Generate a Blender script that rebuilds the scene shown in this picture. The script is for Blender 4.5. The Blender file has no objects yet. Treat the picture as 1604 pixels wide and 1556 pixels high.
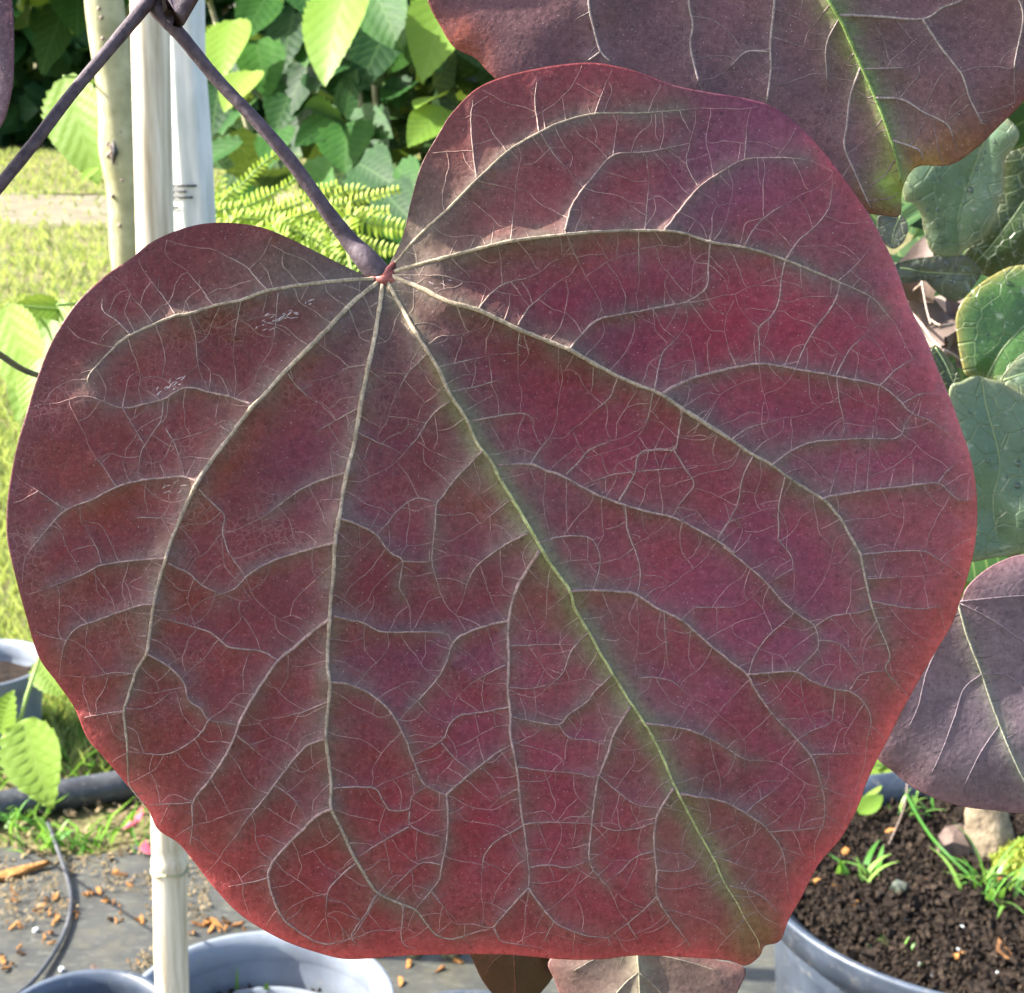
import bpy, math, random
import numpy as np
from mathutils import Vector, Matrix

random.seed(7)
rng = np.random.default_rng(11)
sc = bpy.context.scene
col = sc.collection
R = math.radians

# ------------------------------------------------------------------ camera
PITCH = R(16.0)
F = 2600.0                       # focal length in photograph pixels (1604 wide)
CX, CY = 802.0, 778.0
CAMZ = 1.25
cam = bpy.data.cameras.new('camera')
cam.sensor_width = 36.0
cam.lens = 36.0 * F / 1604.0
cam.clip_start = 0.005
cam.clip_end = 500.0
cam.dof.use_dof = True
cam.dof.focus_distance = 0.197
cam.dof.aperture_fstop = 125.0
camo = bpy.data.objects.new('camera', cam)
col.objects.link(camo)
camo.location = (0, 0, CAMZ)
camo.rotation_euler = (math.pi / 2 - PITCH, 0, 0)
sc.camera = camo

# ------------------------------------------------------------------ sky, sun, exposure
SUN_EL, SUN_AZ = R(39), R(-84)   # azimuth from +Y, negative = towards -X (left of the view)
w = bpy.data.worlds.new('World')
sc.world = w
w.use_nodes = True
nt = w.node_tree
bg = nt.nodes['Background']
sky = nt.nodes.new('ShaderNodeTexSky')
sky.sky_type = 'NISHITA'
sky.sun_disc = False
sky.sun_elevation = SUN_EL
sky.sun_rotation = SUN_AZ
sky.dust_density = 3.0
sky.air_density = 0.75
sky.ozone_density = 0.5
nt.links.new(sky.outputs[0], bg.inputs[0])
bg.inputs[1].default_value = 0.10
sun = bpy.data.lights.new('sun', 'SUN')
sun.energy = 3.6
sun.angle = R(0.53)
sun.color = (1.0, 0.95, 0.87)
suno = bpy.data.objects.new('sun', sun)
col.objects.link(suno)
sdir = Vector((math.sin(SUN_AZ) * math.cos(SUN_EL), math.cos(SUN_AZ) * math.cos(SUN_EL), math.sin(SUN_EL)))
suno.rotation_euler = sdir.to_track_quat('Z', 'Y').to_euler()
suno.location = (-3, 2, 5)
sc.view_settings.view_transform = 'Standard'
sc.view_settings.look = 'None'
sc.view_settings.exposure = 2.6
sc.view_settings.gamma = 1.0
sc.view_settings.use_curve_mapping = False
sc.render.engine = 'CYCLES'
sc.cycles.use_denoising = True
sc.cycles.max_bounces = 6
sc.cycles.diffuse_bounces = 3
sc.cycles.glossy_bounces = 2
sc.cycles.transmission_bounces = 5
sc.cycles.transparent_max_bounces = 8
sc.cycles.caustics_reflective = False
sc.cycles.caustics_refractive = False

# ------------------------------------------------------------------ projection helpers (photo pixel + real depth -> place)
FW = np.array((0.0, math.cos(PITCH), -math.sin(PITCH)))
RT = np.array((1.0, 0.0, 0.0))
UP = np.array((0.0, math.sin(PITCH), math.cos(PITCH)))
C0 = np.array((0.0, 0.0, CAMZ))


def at(px, py, d):
    px = np.asarray(px, float); py = np.asarray(py, float); d = np.asarray(d, float)
    a = (px - CX) / F * d
    b = -(py - CY) / F * d
    return C0 + d[..., None] * FW + a[..., None] * RT + b[..., None] * UP


def V(px, py, d):
    return Vector(at(px, py, d))


def at_z(px, py, z):
    r = FW + (px - CX) / F * RT - (py - CY) / F * UP
    t = (z - CAMZ) / r[2]
    return Vector(C0 + t * r)


# ------------------------------------------------------------------ material helpers
class NT:
    def __init__(s, name):
        s.m = bpy.data.materials.new(name)
        s.m.use_nodes = True
        s.t = s.m.node_tree
        s.n = s.t.nodes
        s.n.clear()
        s.out = s.n.new('ShaderNodeOutputMaterial')

    def node(s, typ, **kw):
        n = s.n.new('ShaderNode' + typ)
        for k, v in kw.items():
            setattr(n, k, v)
        return n

    def link(s, a, b):
        s.t.links.new(a, b)

    def val(s, inp, v):
        if isinstance(v, bpy.types.NodeSocket):
            s.link(v, inp)
        else:
            inp.default_value = v

    def noise(s, vec, scale, detail=4, rough=.55, out='Fac'):
        n = s.node('TexNoise')
        if vec is not None:
            s.link(vec, n.inputs['Vector'])
        n.inputs['Scale'].default_value = scale
        n.inputs['Detail'].default_value = detail
        n.inputs['Roughness'].default_value = rough
        return n.outputs[out]

    def voro(s, vec, scale, feature='DISTANCE_TO_EDGE', out='Distance'):
        n = s.node('TexVoronoi')
        n.feature = feature
        if vec is not None:
            s.link(vec, n.inputs['Vector'])
        n.inputs['Scale'].default_value = scale
        return n.outputs[out]

    def ramp(s, fac, stops, mode='LINEAR'):
        n = s.node('ValToRGB')
        n.color_ramp.interpolation = mode
        e = n.color_ramp.elements
        while len(e) < len(stops):
            e.new(0.5)
        for el, (p, c) in zip(e, stops):
            el.position = p
            if not hasattr(c, '__len__'):
                c = (c, c, c)
            el.color = (*c, 1)
        s.link(fac, n.inputs[0])
        return n.outputs[0]

    def mix(s, fac, a, b, mode='MIX'):
        n = s.node('Mix')
        n.data_type = 'RGBA'
        n.blend_type = mode
        s.val(n.inputs[0], fac)
        for i, v in ((6, a), (7, b)):
            if not isinstance(v, bpy.types.NodeSocket):
                v = (*v[:3], 1)
            s.val(n.inputs[i], v)
        return n.outputs[2]

    def math(s, op, a, b=0.0, clamp=False):
        n = s.node('Math')
        n.operation = op
        n.use_clamp = clamp
        s.val(n.inputs[0], a)
        s.val(n.inputs[1], b)
        return n.outputs[0]

    def bump(s, h, strength, dist):
        n = s.node('Bump')
        n.inputs['Strength'].default_value = strength
        n.inputs['Distance'].default_value = dist
        s.link(h, n.inputs['Height'])
        return n.outputs[0]

    def finish(s, color, rough=.5, spec=.5, normal=None, trans=None, tcol=None, metallic=0, coat=0):
        p = s.node('BsdfPrincipled')
        if not isinstance(color, bpy.types.NodeSocket):
            color = (*color[:3], 1)
        s.val(p.inputs['Base Color'], color)
        s.val(p.inputs['Roughness'], rough)
        s.val(p.inputs['Specular IOR Level'], spec)
        p.inputs['Metallic'].default_value = metallic
        p.inputs['Coat Weight'].default_value = coat
        if normal is not None:
            s.link(normal, p.inputs['Normal'])
        sh = p.outputs[0]
        if trans:
            t = s.node('BsdfTranslucent')
            if tcol is None:
                tcol = color
            if not isinstance(tcol, bpy.types.NodeSocket):
                tcol = (*tcol[:3], 1)
            s.val(t.inputs['Color'], tcol)
            if normal is not None:
                s.link(normal, t.inputs['Normal'])
            mx = s.node('MixShader')
            mx.inputs[0].default_value = trans
            s.link(sh, mx.inputs[1])
            s.link(t.outputs[0], mx.inputs[2])
            sh = mx.outputs[0]
        s.link(sh, s.out.inputs[0])
        return s.m

    def obj(s):
        return s.node('TexCoord').outputs['Object']

    def uv(s, name='px'):
        n = s.node('UVMap')
        n.uv_map = name
        return n.outputs[0]

    def attr(s, name):
        n = s.node('Attribute')
        n.attribute_name = name
        return n.outputs['Color']

    def rnd(s):
        return s.node('ObjectInfo').outputs['Random']


M = {}

# redbud leaf lamina: pigment from the 'pig' attribute, fine net veins and mottling from nodes
def leaf_mat(name, rough=.42, trans=.12, net=1.0, spec=.23, seed=0.0, dust=1.0):
    n = NT(name)
    uv = n.uv()
    mp = n.node('Mapping')
    mp.inputs['Location'].default_value = (seed, seed * .7, 0)
    n.link(uv, mp.inputs['Vector'])
    uv = mp.outputs[0]
    pig = n.attr('pig')
    # warped coordinates so that the net does not look like plain cells
    wn = n.noise(uv, 26, 2, .5, 'Color')
    wsub = n.node('VectorMath', operation='SUBTRACT'); n.link(wn, wsub.inputs[0]); wsub.inputs[1].default_value = (.5, .5, .5)
    wsc = n.node('VectorMath', operation='SCALE'); n.link(wsub.outputs[0], wsc.inputs[0]); wsc.inputs['Scale'].default_value = .018
    wad = n.node('VectorMath', operation='ADD'); n.link(uv, wad.inputs[0]); n.link(wsc.outputs[0], wad.inputs[1])
    wuv = wad.outputs[0]
    v1 = n.voro(wuv, 27)
    v2 = n.voro(wuv, 78)
    v3 = n.voro(wuv, 190)
    l1 = n.ramp(v1, [(0, 1), (.05, 0)])
    l2 = n.ramp(v2, [(0, 1), (.085, 0)])
    l3 = n.ramp(v3, [(0, 1), (.16, 0)])
    m1 = n.ramp(n.noise(uv, 6, 3), [(.42, .15), (.62, 1)])
    m2 = n.ramp(n.noise(uv, 9, 3), [(.48, .0), (.64, 1)])
    netm = n.attr('net')
    a1 = n.math('MULTIPLY', l1, n.math('MULTIPLY', m1, .12 * net))
    a2 = n.math('MULTIPLY', l2, n.math('MULTIPLY', netm, n.math('MULTIPLY', m2, .70 * net)))
    a3 = n.math('MULTIPLY', l3, n.math('MULTIPLY', netm, .12 * net))
    # mottling
    mot = n.ramp(n.noise(uv, 75, 4, .75), [(.3, .68), (.7, 1.28)])
    big = n.ramp(n.noise(uv, 7, 4, .6), [(.3, .82), (.7, 1.18)])
    c = n.mix(1.0, pig, mot, 'MULTIPLY')
    c = n.mix(1.0, c, big, 'MULTIPLY')
    # dark pits
    pits = n.ramp(n.noise(uv, 150, 2, .6), [(.27, 1), (.36, 0)])
    c = n.mix(n.math('MULTIPLY', pits, .55), c, (.02, .012, .014))
    vcol = n.mix(.5, pig, (.42, .27, .25))
    vc2 = n.mix(.45, pig, (.45, .25, .22))
    c = n.mix(a1, c, vcol)
    c = n.mix(a2, c, vc2)
    c = n.mix(a3, c, vc2)
    # short pale fibres
    fz = n.ramp(n.noise(uv, 150, 2, .7), [(.56, 0), (.72, 1)])
    c = n.mix(n.math('MULTIPLY', fz, .20), c, vcol)
    # dust specks
    sp = n.ramp(n.noise(uv, 330, 1, .5), [(.70, 0), (.77, 1)])
    c = n.mix(n.math('MULTIPLY', sp, .55 * dust), c, (.6, .5, .5))
    h = n.math('ADD', n.math('MULTIPLY', l1, .22), n.math('MULTIPLY', l2, .15))
    h = n.math('ADD', h, n.math('MULTIPLY', n.noise(uv, 70, 2, .65), .9))
    h = n.math('ADD', h, n.math('MULTIPLY', v2, 1.4))
    h = n.math('ADD', h, n.math('MULTIPLY', v1, 1.2))
    nb = n.bump(h, .40, .00013)
    rg = n.ramp(n.noise(uv, 40, 4), [(.3, rough - .1), (.7, rough + .12)])
    tc = n.mix(.55, c, (.55, .07, .06))
    return n.finish(c, rg, spec, nb, trans, tc)


M['leaf_main'] = leaf_mat('burgundy_leaf', .38, .18, 1.0)
M['leaf_back'] = leaf_mat('purple_leaf', .40, .08, .7, seed=3.3)
M['leaf_grey'] = leaf_mat('grey_purple_leaf', .45, .08, .35, seed=6.1, dust=.3)


def vein_mat():
    n = NT('leaf_vein')
    o = n.obj()
    pig = n.attr('pig')
    c = n.mix(1.0, pig, n.ramp(n.noise(o, 2600, 3, .6), [(.3, .6), (.7, 1.35)]), 'MULTIPLY')
    return n.finish(c, .6, .2, n.bump(n.noise(o, 3200, 3), .5, .0001), .1)


M['vein'] = vein_mat()


def stem_mat(name, c1, c2, scale, rough=.45, stretch=None, bump=.0002, spec=.4):
    n = NT(name)
    o = n.obj()
    if stretch:
        mp = n.node('Mapping'); mp.inputs['Scale'].default_value = stretch
        n.link(o, mp.inputs['Vector']); o = mp.outputs[0]
    f = n.noise(o, scale, 5, .62)
    c = n.ramp(f, [(.3, c1), (.7, c2)])
    return n.finish(c, rough, spec, n.bump(f, .6, bump))


M['petiole'] = stem_mat('petiole_skin', (.042, .030, .038), (.105, .078, .090), 900, .62, None, .0003, .22)
M['junction'] = stem_mat('leaf_base_skin', (.17, .04, .035), (.30, .09, .07), 600, .5)
M['redbark'] = stem_mat('redbud_bark', (.05, .034, .02), (.30, .24, .16), 75, .9, bump=.010)
M['bamboo'] = stem_mat('bamboo_skin', (.36, .30, .20), (.74, .68, .56), 34, .62, (9, 9, .45), .0009, .25)
M['sapbark'] = stem_mat('sapling_bark', (.22, .21, .10), (.42, .40, .24), 70, .65, None, .0008)
M['plast'] = stem_mat('white_plastic', (.40, .45, .43), (.72, .74, .74), 60, .45, (1, 1, .3), .001)
M['print'] = NT('black_print').finish((.02, .02, .02), .6)
M['wire'] = stem_mat('wire_skin', (.012, .01, .008), (.05, .042, .03), 300, .4)
M['wirecore'] = NT('wire_sheen').finish((.3, .25, .17), .4)


def pot_mat(name, c1, c2, rough):
    n = NT(name)
    o = n.obj()
    f = n.noise(o, 14, 6, .65)
    d = n.noise(o, 90, 4, .6)
    c = n.ramp(f, [(.35, c1), (.7, c2)])
    c = n.mix(n.math('MULTIPLY', n.ramp(d, [(.56, 0), (.72, 1)]), .4), c, (.22, .21, .18))
    mp = n.node('Mapping'); mp.inputs['Scale'].default_value = (1, 1, 14)
    n.link(o, mp.inputs['Vector'])
    sc_ = n.noise(mp.outputs[0], 60, 3)
    return n.finish(c, n.ramp(f, [(.3, rough - .08), (.7, rough + .15)]), .5, n.bump(sc_, .3, .0006))


M['pot'] = pot_mat('black_pot_plastic', (.030, .040, .058), (.070, .090, .125), .34)
M['pot_grey'] = pot_mat('grey_pot_plastic', (.12, .14, .17), (.20, .23, .27), .38)
M['pipe'] = pot_mat('black_pipe_plastic', (.02, .022, .026), (.055, .058, .065), .4)


def soil_mat(name, cols, scale, bump=.006):
    n = NT(name)
    o = n.obj()
    f = n.noise(o, scale, 8, .72)
    g = n.noise(o, scale * 5, 5, .7)
    c = n.ramp(f, cols)
    c = n.mix(n.math('MULTIPLY', n.ramp(g, [(.58, 0), (.70, 1)]), .6), c, (.20, .14, .085))
    h = n.math('ADD', f, n.math('MULTIPLY', g, .5))
    return n.finish(c, .9, .2, n.bump(h, .9, bump))


M['soil'] = soil_mat('potting_soil', [(.3, (.006, .004, .003)), (.55, (.022, .014, .009)), (.75, (.05, .034, .024))], 70)
M['crumb'] = soil_mat('soil_crumb', [(.3, (.008, .005, .004)), (.55, (.018, .012, .008)), (.8, (.055, .038, .028))], 60, .002)
M['grit'] = soil_mat('grit', [(.3, (.08, .06, .03)), (.55, (.20, .15, .08)), (.8, (.42, .33, .2))], 45, .002)
M['ground'] = soil_mat('garden_ground', [(.3, (.07, .065, .03)), (.55, (.14, .13, .05)), (.75, (.22, .19, .11))], 5, .02)
M['path'] = soil_mat('path_soil', [(.3, (.11, .095, .06)), (.55, (.17, .15, .10)), (.75, (.25, .23, .18))], 6, .02)


def fabric_mat():
    n = NT('weed_fabric')
    o = n.obj()
    w1 = n.node('TexWave'); w1.bands_direction = 'X'; w1.inputs['Scale'].default_value = 120; w1.inputs['Distortion'].default_value = 1.5
    w2 = n.node('TexWave'); w2.bands_direction = 'Y'; w2.inputs['Scale'].default_value = 120; w2.inputs['Distortion'].default_value = 1.5
    n.link(o, w1.inputs[0]); n.link(o, w2.inputs[0])
    wv = n.math('MAXIMUM', w1.outputs[1], w2.outputs[1])
    big = n.noise(o, 7, 6, .65)
    c = n.ramp(big, [(.3, (.020, .021, .018)), (.55, (.042, .043, .036)), (.75, (.075, .074, .060))])
    c = n.mix(n.math('MULTIPLY', wv, .35), c, (.035, .036, .034))
    mp = n.node('Mapping'); mp.inputs['Scale'].default_value = (1, 6, 1); mp.inputs['Rotation'].default_value = (0, 0, .8)
    n.link(o, mp.inputs['Vector'])
    fl = n.ramp(n.noise(mp.outputs[0], 42, 4, .7), [(.56, 0), (.66, 1)])
    c = n.mix(n.math('MULTIPLY', fl, .6), c, (.15, .155, .12))
    dirt = n.ramp(n.noise(o, 26, 5, .75), [(.50, 0), (.62, 1)])
    c = n.mix(n.math('MULTIPLY', dirt, .55), c, (.075, .07, .045))
    return n.finish(c, .55, .45, n.bump(n.math('ADD', n.math('MULTIPLY', wv, .2), big), .5, .004))


M['fabric'] = fabric_mat()


def green_mat(name, c1, c2, c3, rough=.45, trans=.35, spec=.4, side=0.0, glow=(.30, .42, .04), vein=(.3, .38, .12), rib=1.0):
    """foliage: colour picked per object (random) and per leaf attribute 'tint'; side veins from the leaf's own uv"""
    n = NT(name)
    o = n.obj()
    tint = n.attr('tint')
    r = n.rnd()
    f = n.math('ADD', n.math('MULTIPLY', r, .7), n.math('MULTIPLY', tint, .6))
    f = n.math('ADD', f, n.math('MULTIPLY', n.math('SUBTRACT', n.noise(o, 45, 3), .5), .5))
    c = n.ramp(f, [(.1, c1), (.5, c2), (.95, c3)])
    h = n.noise(o, 160, 4, .6)
    nb = n.bump(h, .35, .001)
    if side:
        uv = n.uv()
        sx = n.node('SeparateXYZ'); n.link(uv, sx.inputs[0])
        ax = n.math('ABSOLUTE', n.math('SUBTRACT', sx.outputs[0], .5))
        ph = n.math('SUBTRACT', sx.outputs[1], n.math('MULTIPLY', ax, .75))
        sn = n.math('SINE', n.math('MULTIPLY', ph, side * 6.283))
        ln = n.ramp(sn, [(.90, 0), (.985, 1)])
        mid = n.ramp(ax, [(.012, 1), (.03, 0)])
        lv = n.math('MAXIMUM', ln, mid)
        c = n.mix(n.math('MULTIPLY', lv, .22 * rib), c, vein)
        hh = n.math('ADD', n.math('MULTIPLY', sn, -.5), n.math('MULTIPLY', h, .5))
        nb = n.bump(hh, .12 * rib, .002)
    tc = n.mix(.45, c, glow)
    return n.finish(c, rough, spec, nb, trans, tc)


M['shrub'] = green_mat('shrub_leaf', (.008, .032, .010), (.017, .062, .014), (.045, .13, .018), .55, .25, .12, 7, (.16, .30, .03), (.12, .2, .07))  # greens darkened so the shrub's shade sits in the colour
M['shrub_shade'] = green_mat('shrub_shade_leaf', (.008, .026, .010), (.016, .048, .014), (.035, .08, .02), .55, .20, .2, 6)  # darker copy of the shrub greens, with the interior's shade in its colour
M['lime'] = green_mat('lime_leaf', (.12, .22, .03), (.17, .28, .04), (.24, .33, .07), .5, .4, .2, 7, (.5, .62, .05), (.3, .38, .12), .8)
M['frond'] = green_mat('frond_leaflet', (.24, .38, .03), (.30, .44, .04), (.38, .48, .06), .5, .45, .3, 0, (.55, .65, .04))
M['grass'] = green_mat('grass_blade', (.06, .13, .03), (.12, .20, .05), (.26, .29, .12), .5, .4, .3, 0, (.45, .52, .06))
M['tuft'] = green_mat('tuft_blade', (.06, .19, .03), (.10, .28, .04), (.2, .36, .07), .4, .4, .4, 0, (.3, .5, .05))
M['moss'] = green_mat('moss_leaf', (.10, .19, .02), (.20, .29, .035), (.34, .38, .08), .6, .4, .3, 0, (.5, .5, .05))
M['petal'] = NT('pink_petal').finish((.75, .12, .18), .5, .4, None, .3, (.8, .2, .2))
M['drop'] = None


def round_leaf_mat(name, c1, c2, edge, rough=.27, trans=.2):
    n = NT(name)
    o = n.obj()
    uv = n.uv()
    f = n.noise(o, 90, 4, .6)
    c = n.ramp(f, [(.3, c1), (.7, c2)])
    e = n.attr('pig')                       # margin amount
    c = n.mix(e, c, edge)
    l = n.ramp(n.voro(uv, 3.2), [(0, 1), (.035, 0)])
    l2 = n.ramp(n.voro(uv, 12), [(0, 1), (.08, 0)])
    c = n.mix(n.math('MULTIPLY', l, .28), c, (.30, .38, .22))
    c = n.mix(n.math('MULTIPLY', l2, .10), c, (.30, .38, .22))
    blot = n.ramp(n.noise(o, 140, 4, .7), [(.57, 0), (.66, 1)])
    c = n.mix(n.math('MULTIPLY', blot, .45), c, (.045, .06, .03))
    c = n.mix(n.math('MULTIPLY', n.ramp(n.noise(o, 500, 2), [(.62, 0), (.7, 1)]), .25), c, (.5, .55, .45))
    return n.finish(c, rough, .35, n.bump(n.math('ADD', n.math('MULTIPLY', f, 1.5), n.math('MULTIPLY', l, -.5)), .5, .0012), trans, n.mix(.5, c, (.3, .5, .08)))


M['round_a'] = round_leaf_mat('grey_green_leaf', (.070, .125, .075), (.135, .205, .125), (.24, .24, .13))
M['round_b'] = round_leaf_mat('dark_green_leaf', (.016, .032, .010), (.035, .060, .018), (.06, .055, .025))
M['round_c'] = round_leaf_mat('mid_green_leaf', (.040, .105, .026), (.085, .175, .050), (.30, .23, .07))
M['round_d'] = round_leaf_mat('dull_grey_leaf', (.065, .075, .058), (.12, .13, .10), (.04, .04, .03), .25)
M['dead'] = stem_mat('dry_leaf', (.05, .034, .026), (.15, .105, .085), 90, .7, None, .001)
M['twig'] = stem_mat('pale_twig', (.14, .10, .075), (.34, .26, .21), 200, .6)
M['young'] = stem_mat('young_red_leaf', (.018, .005, .004), (.040, .009, .006), 160, .3, None, .0006, .5)
M['chip'] = stem_mat('bark_chip', (.13, .055, .018), (.46, .23, .075), 150, .85, None, .004, .1)
M['chipdark'] = stem_mat('bark_chip_dark', (.07, .032, .015), (.26, .13, .055), 120, .85, None, .004, .1)
M['rib'] = NT('leaf_rib').finish((.24, .31, .15), .5, .3, None, .2)
M['limegr'] = NT('green_stem').finish((.28, .40, .10), .5, .4, None, .3)
gn = NT('water_drop')
_t = gn.node('BsdfTransparent'); _t.inputs[0].default_value = (.93, .96, .93, 1)
_g = gn.node('BsdfGlossy'); _g.inputs['Roughness'].default_value = .10
_f = gn.node('Fresnel'); _f.inputs['IOR'].default_value = 1.75
_x = gn.node('MixShader')
gn.link(_f.outputs[0], _x.inputs[0]); gn.link(_t.outputs[0], _x.inputs[1]); gn.link(_g.outputs[0], _x.inputs[2])
gn.link(_x.outputs[0], gn.out.inputs[0])
M['drop'] = gn.m

# ------------------------------------------------------------------ mesh helpers
def empty(name, loc):
    o = bpy.data.objects.new(name, None)
    o.empty_display_size = .02
    o.location = loc
    col.objects.link(o)
    return o


def tag(o, label=None, cat=None, group=None, kind=None):
    for k, v in (('label', label), ('category', cat), ('group', group), ('kind', kind)):
        if v:
            o[k] = v
    return o


def place(o, parent=None):
    """link an object whose mesh is in world coordinates under a parent standing at its own location"""
    col.objects.link(o)
    if parent is not None:
        o.parent = parent
        b = parent
        off = Vector((0, 0, 0))
        while b is not None:
            off += Vector(b.location)
            b = b.parent
        o.location = -off
    return o


def recenter(me, p):
    p = np.asarray(p, float)
    co = np.empty(len(me.vertices) * 3, 'f')
    me.vertices.foreach_get('co', co)
    co = co.reshape(-1, 3) - p
    me.vertices.foreach_set('co', co.ravel().astype('f'))


def mesh(name, verts, faces, smooth=True):
    me = bpy.data.meshes.new(name)
    me.from_pydata([tuple(map(float, v)) for v in verts], [], faces)
    if smooth:
        me.polygons.foreach_set('use_smooth', [True] * len(me.polygons))
    me.update()
    return me


def add(name, verts, faces, mat, parent=None, smooth=True, origin=None):
    """one mesh object; verts in world coordinates; origin = where the object's own origin sits"""
    me = mesh(name, verts, faces, smooth)
    me.materials.append(mat)
    o = bpy.data.objects.new(name, me)
    if origin is not None:
        recenter(me, origin)
        col.objects.link(o)
        p = Vector(origin)
        if parent is not None:
            o.parent = parent
            b = parent
            while b is not None:
                p = p - Vector(b.location)
                b = b.parent
        o.location = p
        return o
    place(o, parent)
    return o


class MB:
    def __init__(s):
        s.v = []; s.f = []; s.a = []

    def tube(s, pts, rad, n=6, cap=True, colr=None, flat=None):
        pts = np.asarray(pts, float)
        m = len(pts)
        rad = np.broadcast_to(np.asarray(rad, float), (m,))
        tan = np.gradient(pts, axis=0)
        tan /= np.linalg.norm(tan, axis=1)[:, None] + 1e-12
        ref = np.array((0.0, -1.0, 0.15))
        if abs(tan[0] @ ref) > .9:
            ref = np.array((1.0, 0, 0))
        b0 = len(s.v)
        for i in range(m):
            u = np.cross(tan[i], ref); u /= np.linalg.norm(u) + 1e-12
            v = np.cross(u, tan[i])
            for k in range(n):
                a = 2 * math.pi * k / n
                s.v.append(pts[i] + rad[i] * (math.cos(a) * u + math.sin(a) * v * (flat or 1)))
                if colr is not None:
                    s.a.append(colr[i])
        for i in range(m - 1):
            for k in range(n):
                k2 = (k + 1) % n
                s.f.append((b0 + i * n + k, b0 + (i + 1) * n + k, b0 + (i + 1) * n + k2, b0 + i * n + k2))
        if cap:
            s.f.append(tuple(b0 + k for k in range(n)))
            s.f.append(tuple(b0 + (m - 1) * n + k for k in reversed(range(n))))
        return s

    def blade(s, base, tip, width, nrm, bend=0.0, tint=0.0, n=3):
        base = np.asarray(base, float); tip = np.asarray(tip, float)
        d = tip - base
        side = np.cross(d, nrm); side /= np.linalg.norm(side) + 1e-9
        up = np.asarray(nrm, float)
        b0 = len(s.v)
        for i in range(n + 1):
            t = i / n
            c = base + d * t + up * bend * 4 * t * (1 - t)
            wd = width * (1 - t ** 2.2) * .5 + width * .04
            s.v += [c - side * wd, c + side * wd]
            s.a += [tint, tint]
        for i in range(n):
            s.f.append((b0 + 2 * i, b0 + 2 * i + 1, b0 + 2 * i + 3, b0 + 2 * i + 2))

    def build(s, name, mat, parent=None, attr=None, origin=None, smooth=True):
        o = add(name, s.v, s.f, mat, parent, smooth, origin)
        if attr and s.a:
            set_attr(o.data, attr, s.a)
        return o


def set_attr(me, name, vals):
    vals = np.asarray(vals, 'f')
    if vals.ndim == 1:
        vals = np.stack([vals] * 3, 1)
    if vals.shape[1] == 3:
        vals = np.concatenate([vals, np.ones((len(vals), 1), 'f')], 1)
    at_ = me.attributes.new(name, 'FLOAT_COLOR', 'POINT')
    at_.data.foreach_set('color', vals.ravel())


def set_uv(me, pts, name='px'):
    pts = np.asarray(pts, 'f')
    uv = me.uv_layers.new(name=name)
    idx = np.empty(len(me.loops), 'i')
    me.loops.foreach_get('vertex_index', idx)
    uv.data.foreach_set('uv', pts[idx].ravel())


def crom(pts, step, closed=False):
    """Catmull-Rom resample of a 2-D or 3-D polyline at about the given step"""
    p = np.asarray(pts, float)
    if closed:
        q = np.concatenate([p[-1:], p, p[:2]])
    else:
        q = np.concatenate([2 * p[:1] - p[1:2], p, 2 * p[-1:] - p[-2:-1]])
    out = []
    for i in range(1, len(q) - 2):
        a, b, c, d = q[i - 1], q[i], q[i + 1], q[i + 2]
        n = max(1, int(round(np.linalg.norm(c - b) / step)))
        t = (np.arange(n) / n)[:, None]
        out.append(.5 * (2 * b + (c - a) * t + (2 * a - 5 * b + 4 * c - d) * t ** 2 + (3 * b - a - 3 * c + d) * t ** 3))
    if not closed:
        out.append(p[-1:])
    return np.concatenate(out)


def vnoise(x, y, seed=0):
    """smooth 2-D value noise in 0..1"""
    x = np.asarray(x, float); y = np.asarray(y, float)
    xi = np.floor(x).astype(int); yi = np.floor(y).astype(int)
    fx = x - xi; fy = y - yi
    fx = fx * fx * (3 - 2 * fx); fy = fy * fy * (3 - 2 * fy)

    def hsh(a, b):
        v = np.sin(a * 127.1 + b * 311.7 + seed * 74.7) * 43758.5453
        return v - np.floor(v)
    return (hsh(xi, yi) * (1 - fx) + hsh(xi + 1, yi) * fx) * (1 - fy) + (hsh(xi, yi + 1) * (1 - fx) + hsh(xi + 1, yi + 1) * fx) * fy


# ------------------------------------------------------------------ photo tracing: regions and vein lines
REG = {'1': (0, 0, 2.2914), '2': (600, 0, 1.5976), '3': (0, 400, 2.50625), '4': (540, 400, 2.50625), '5': (1000, 300, 2.5927),
       '6': (0, 960, 2.50625), '7': (540, 960, 2.50625), '8': (1000, 860, 2.2351), '0': (0, 0, 1.0)}


def lines(txt):
    out = []
    for ln in txt.strip().splitlines():
        tok = ln.split()
        if not tok:
            continue
        wgt = float(tok[0])
        pts = []
        ox, oy, s_ = REG['0']
        for t in tok[1:]:
            if t[0] == 'R':
                ox, oy, s_ = REG[t[1]]
                continue
            a, b = t.split(',')
            pts.append((ox + float(a) / s_, oy + float(b) / s_))
        out.append((wgt, np.array(pts)))
    return out


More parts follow.
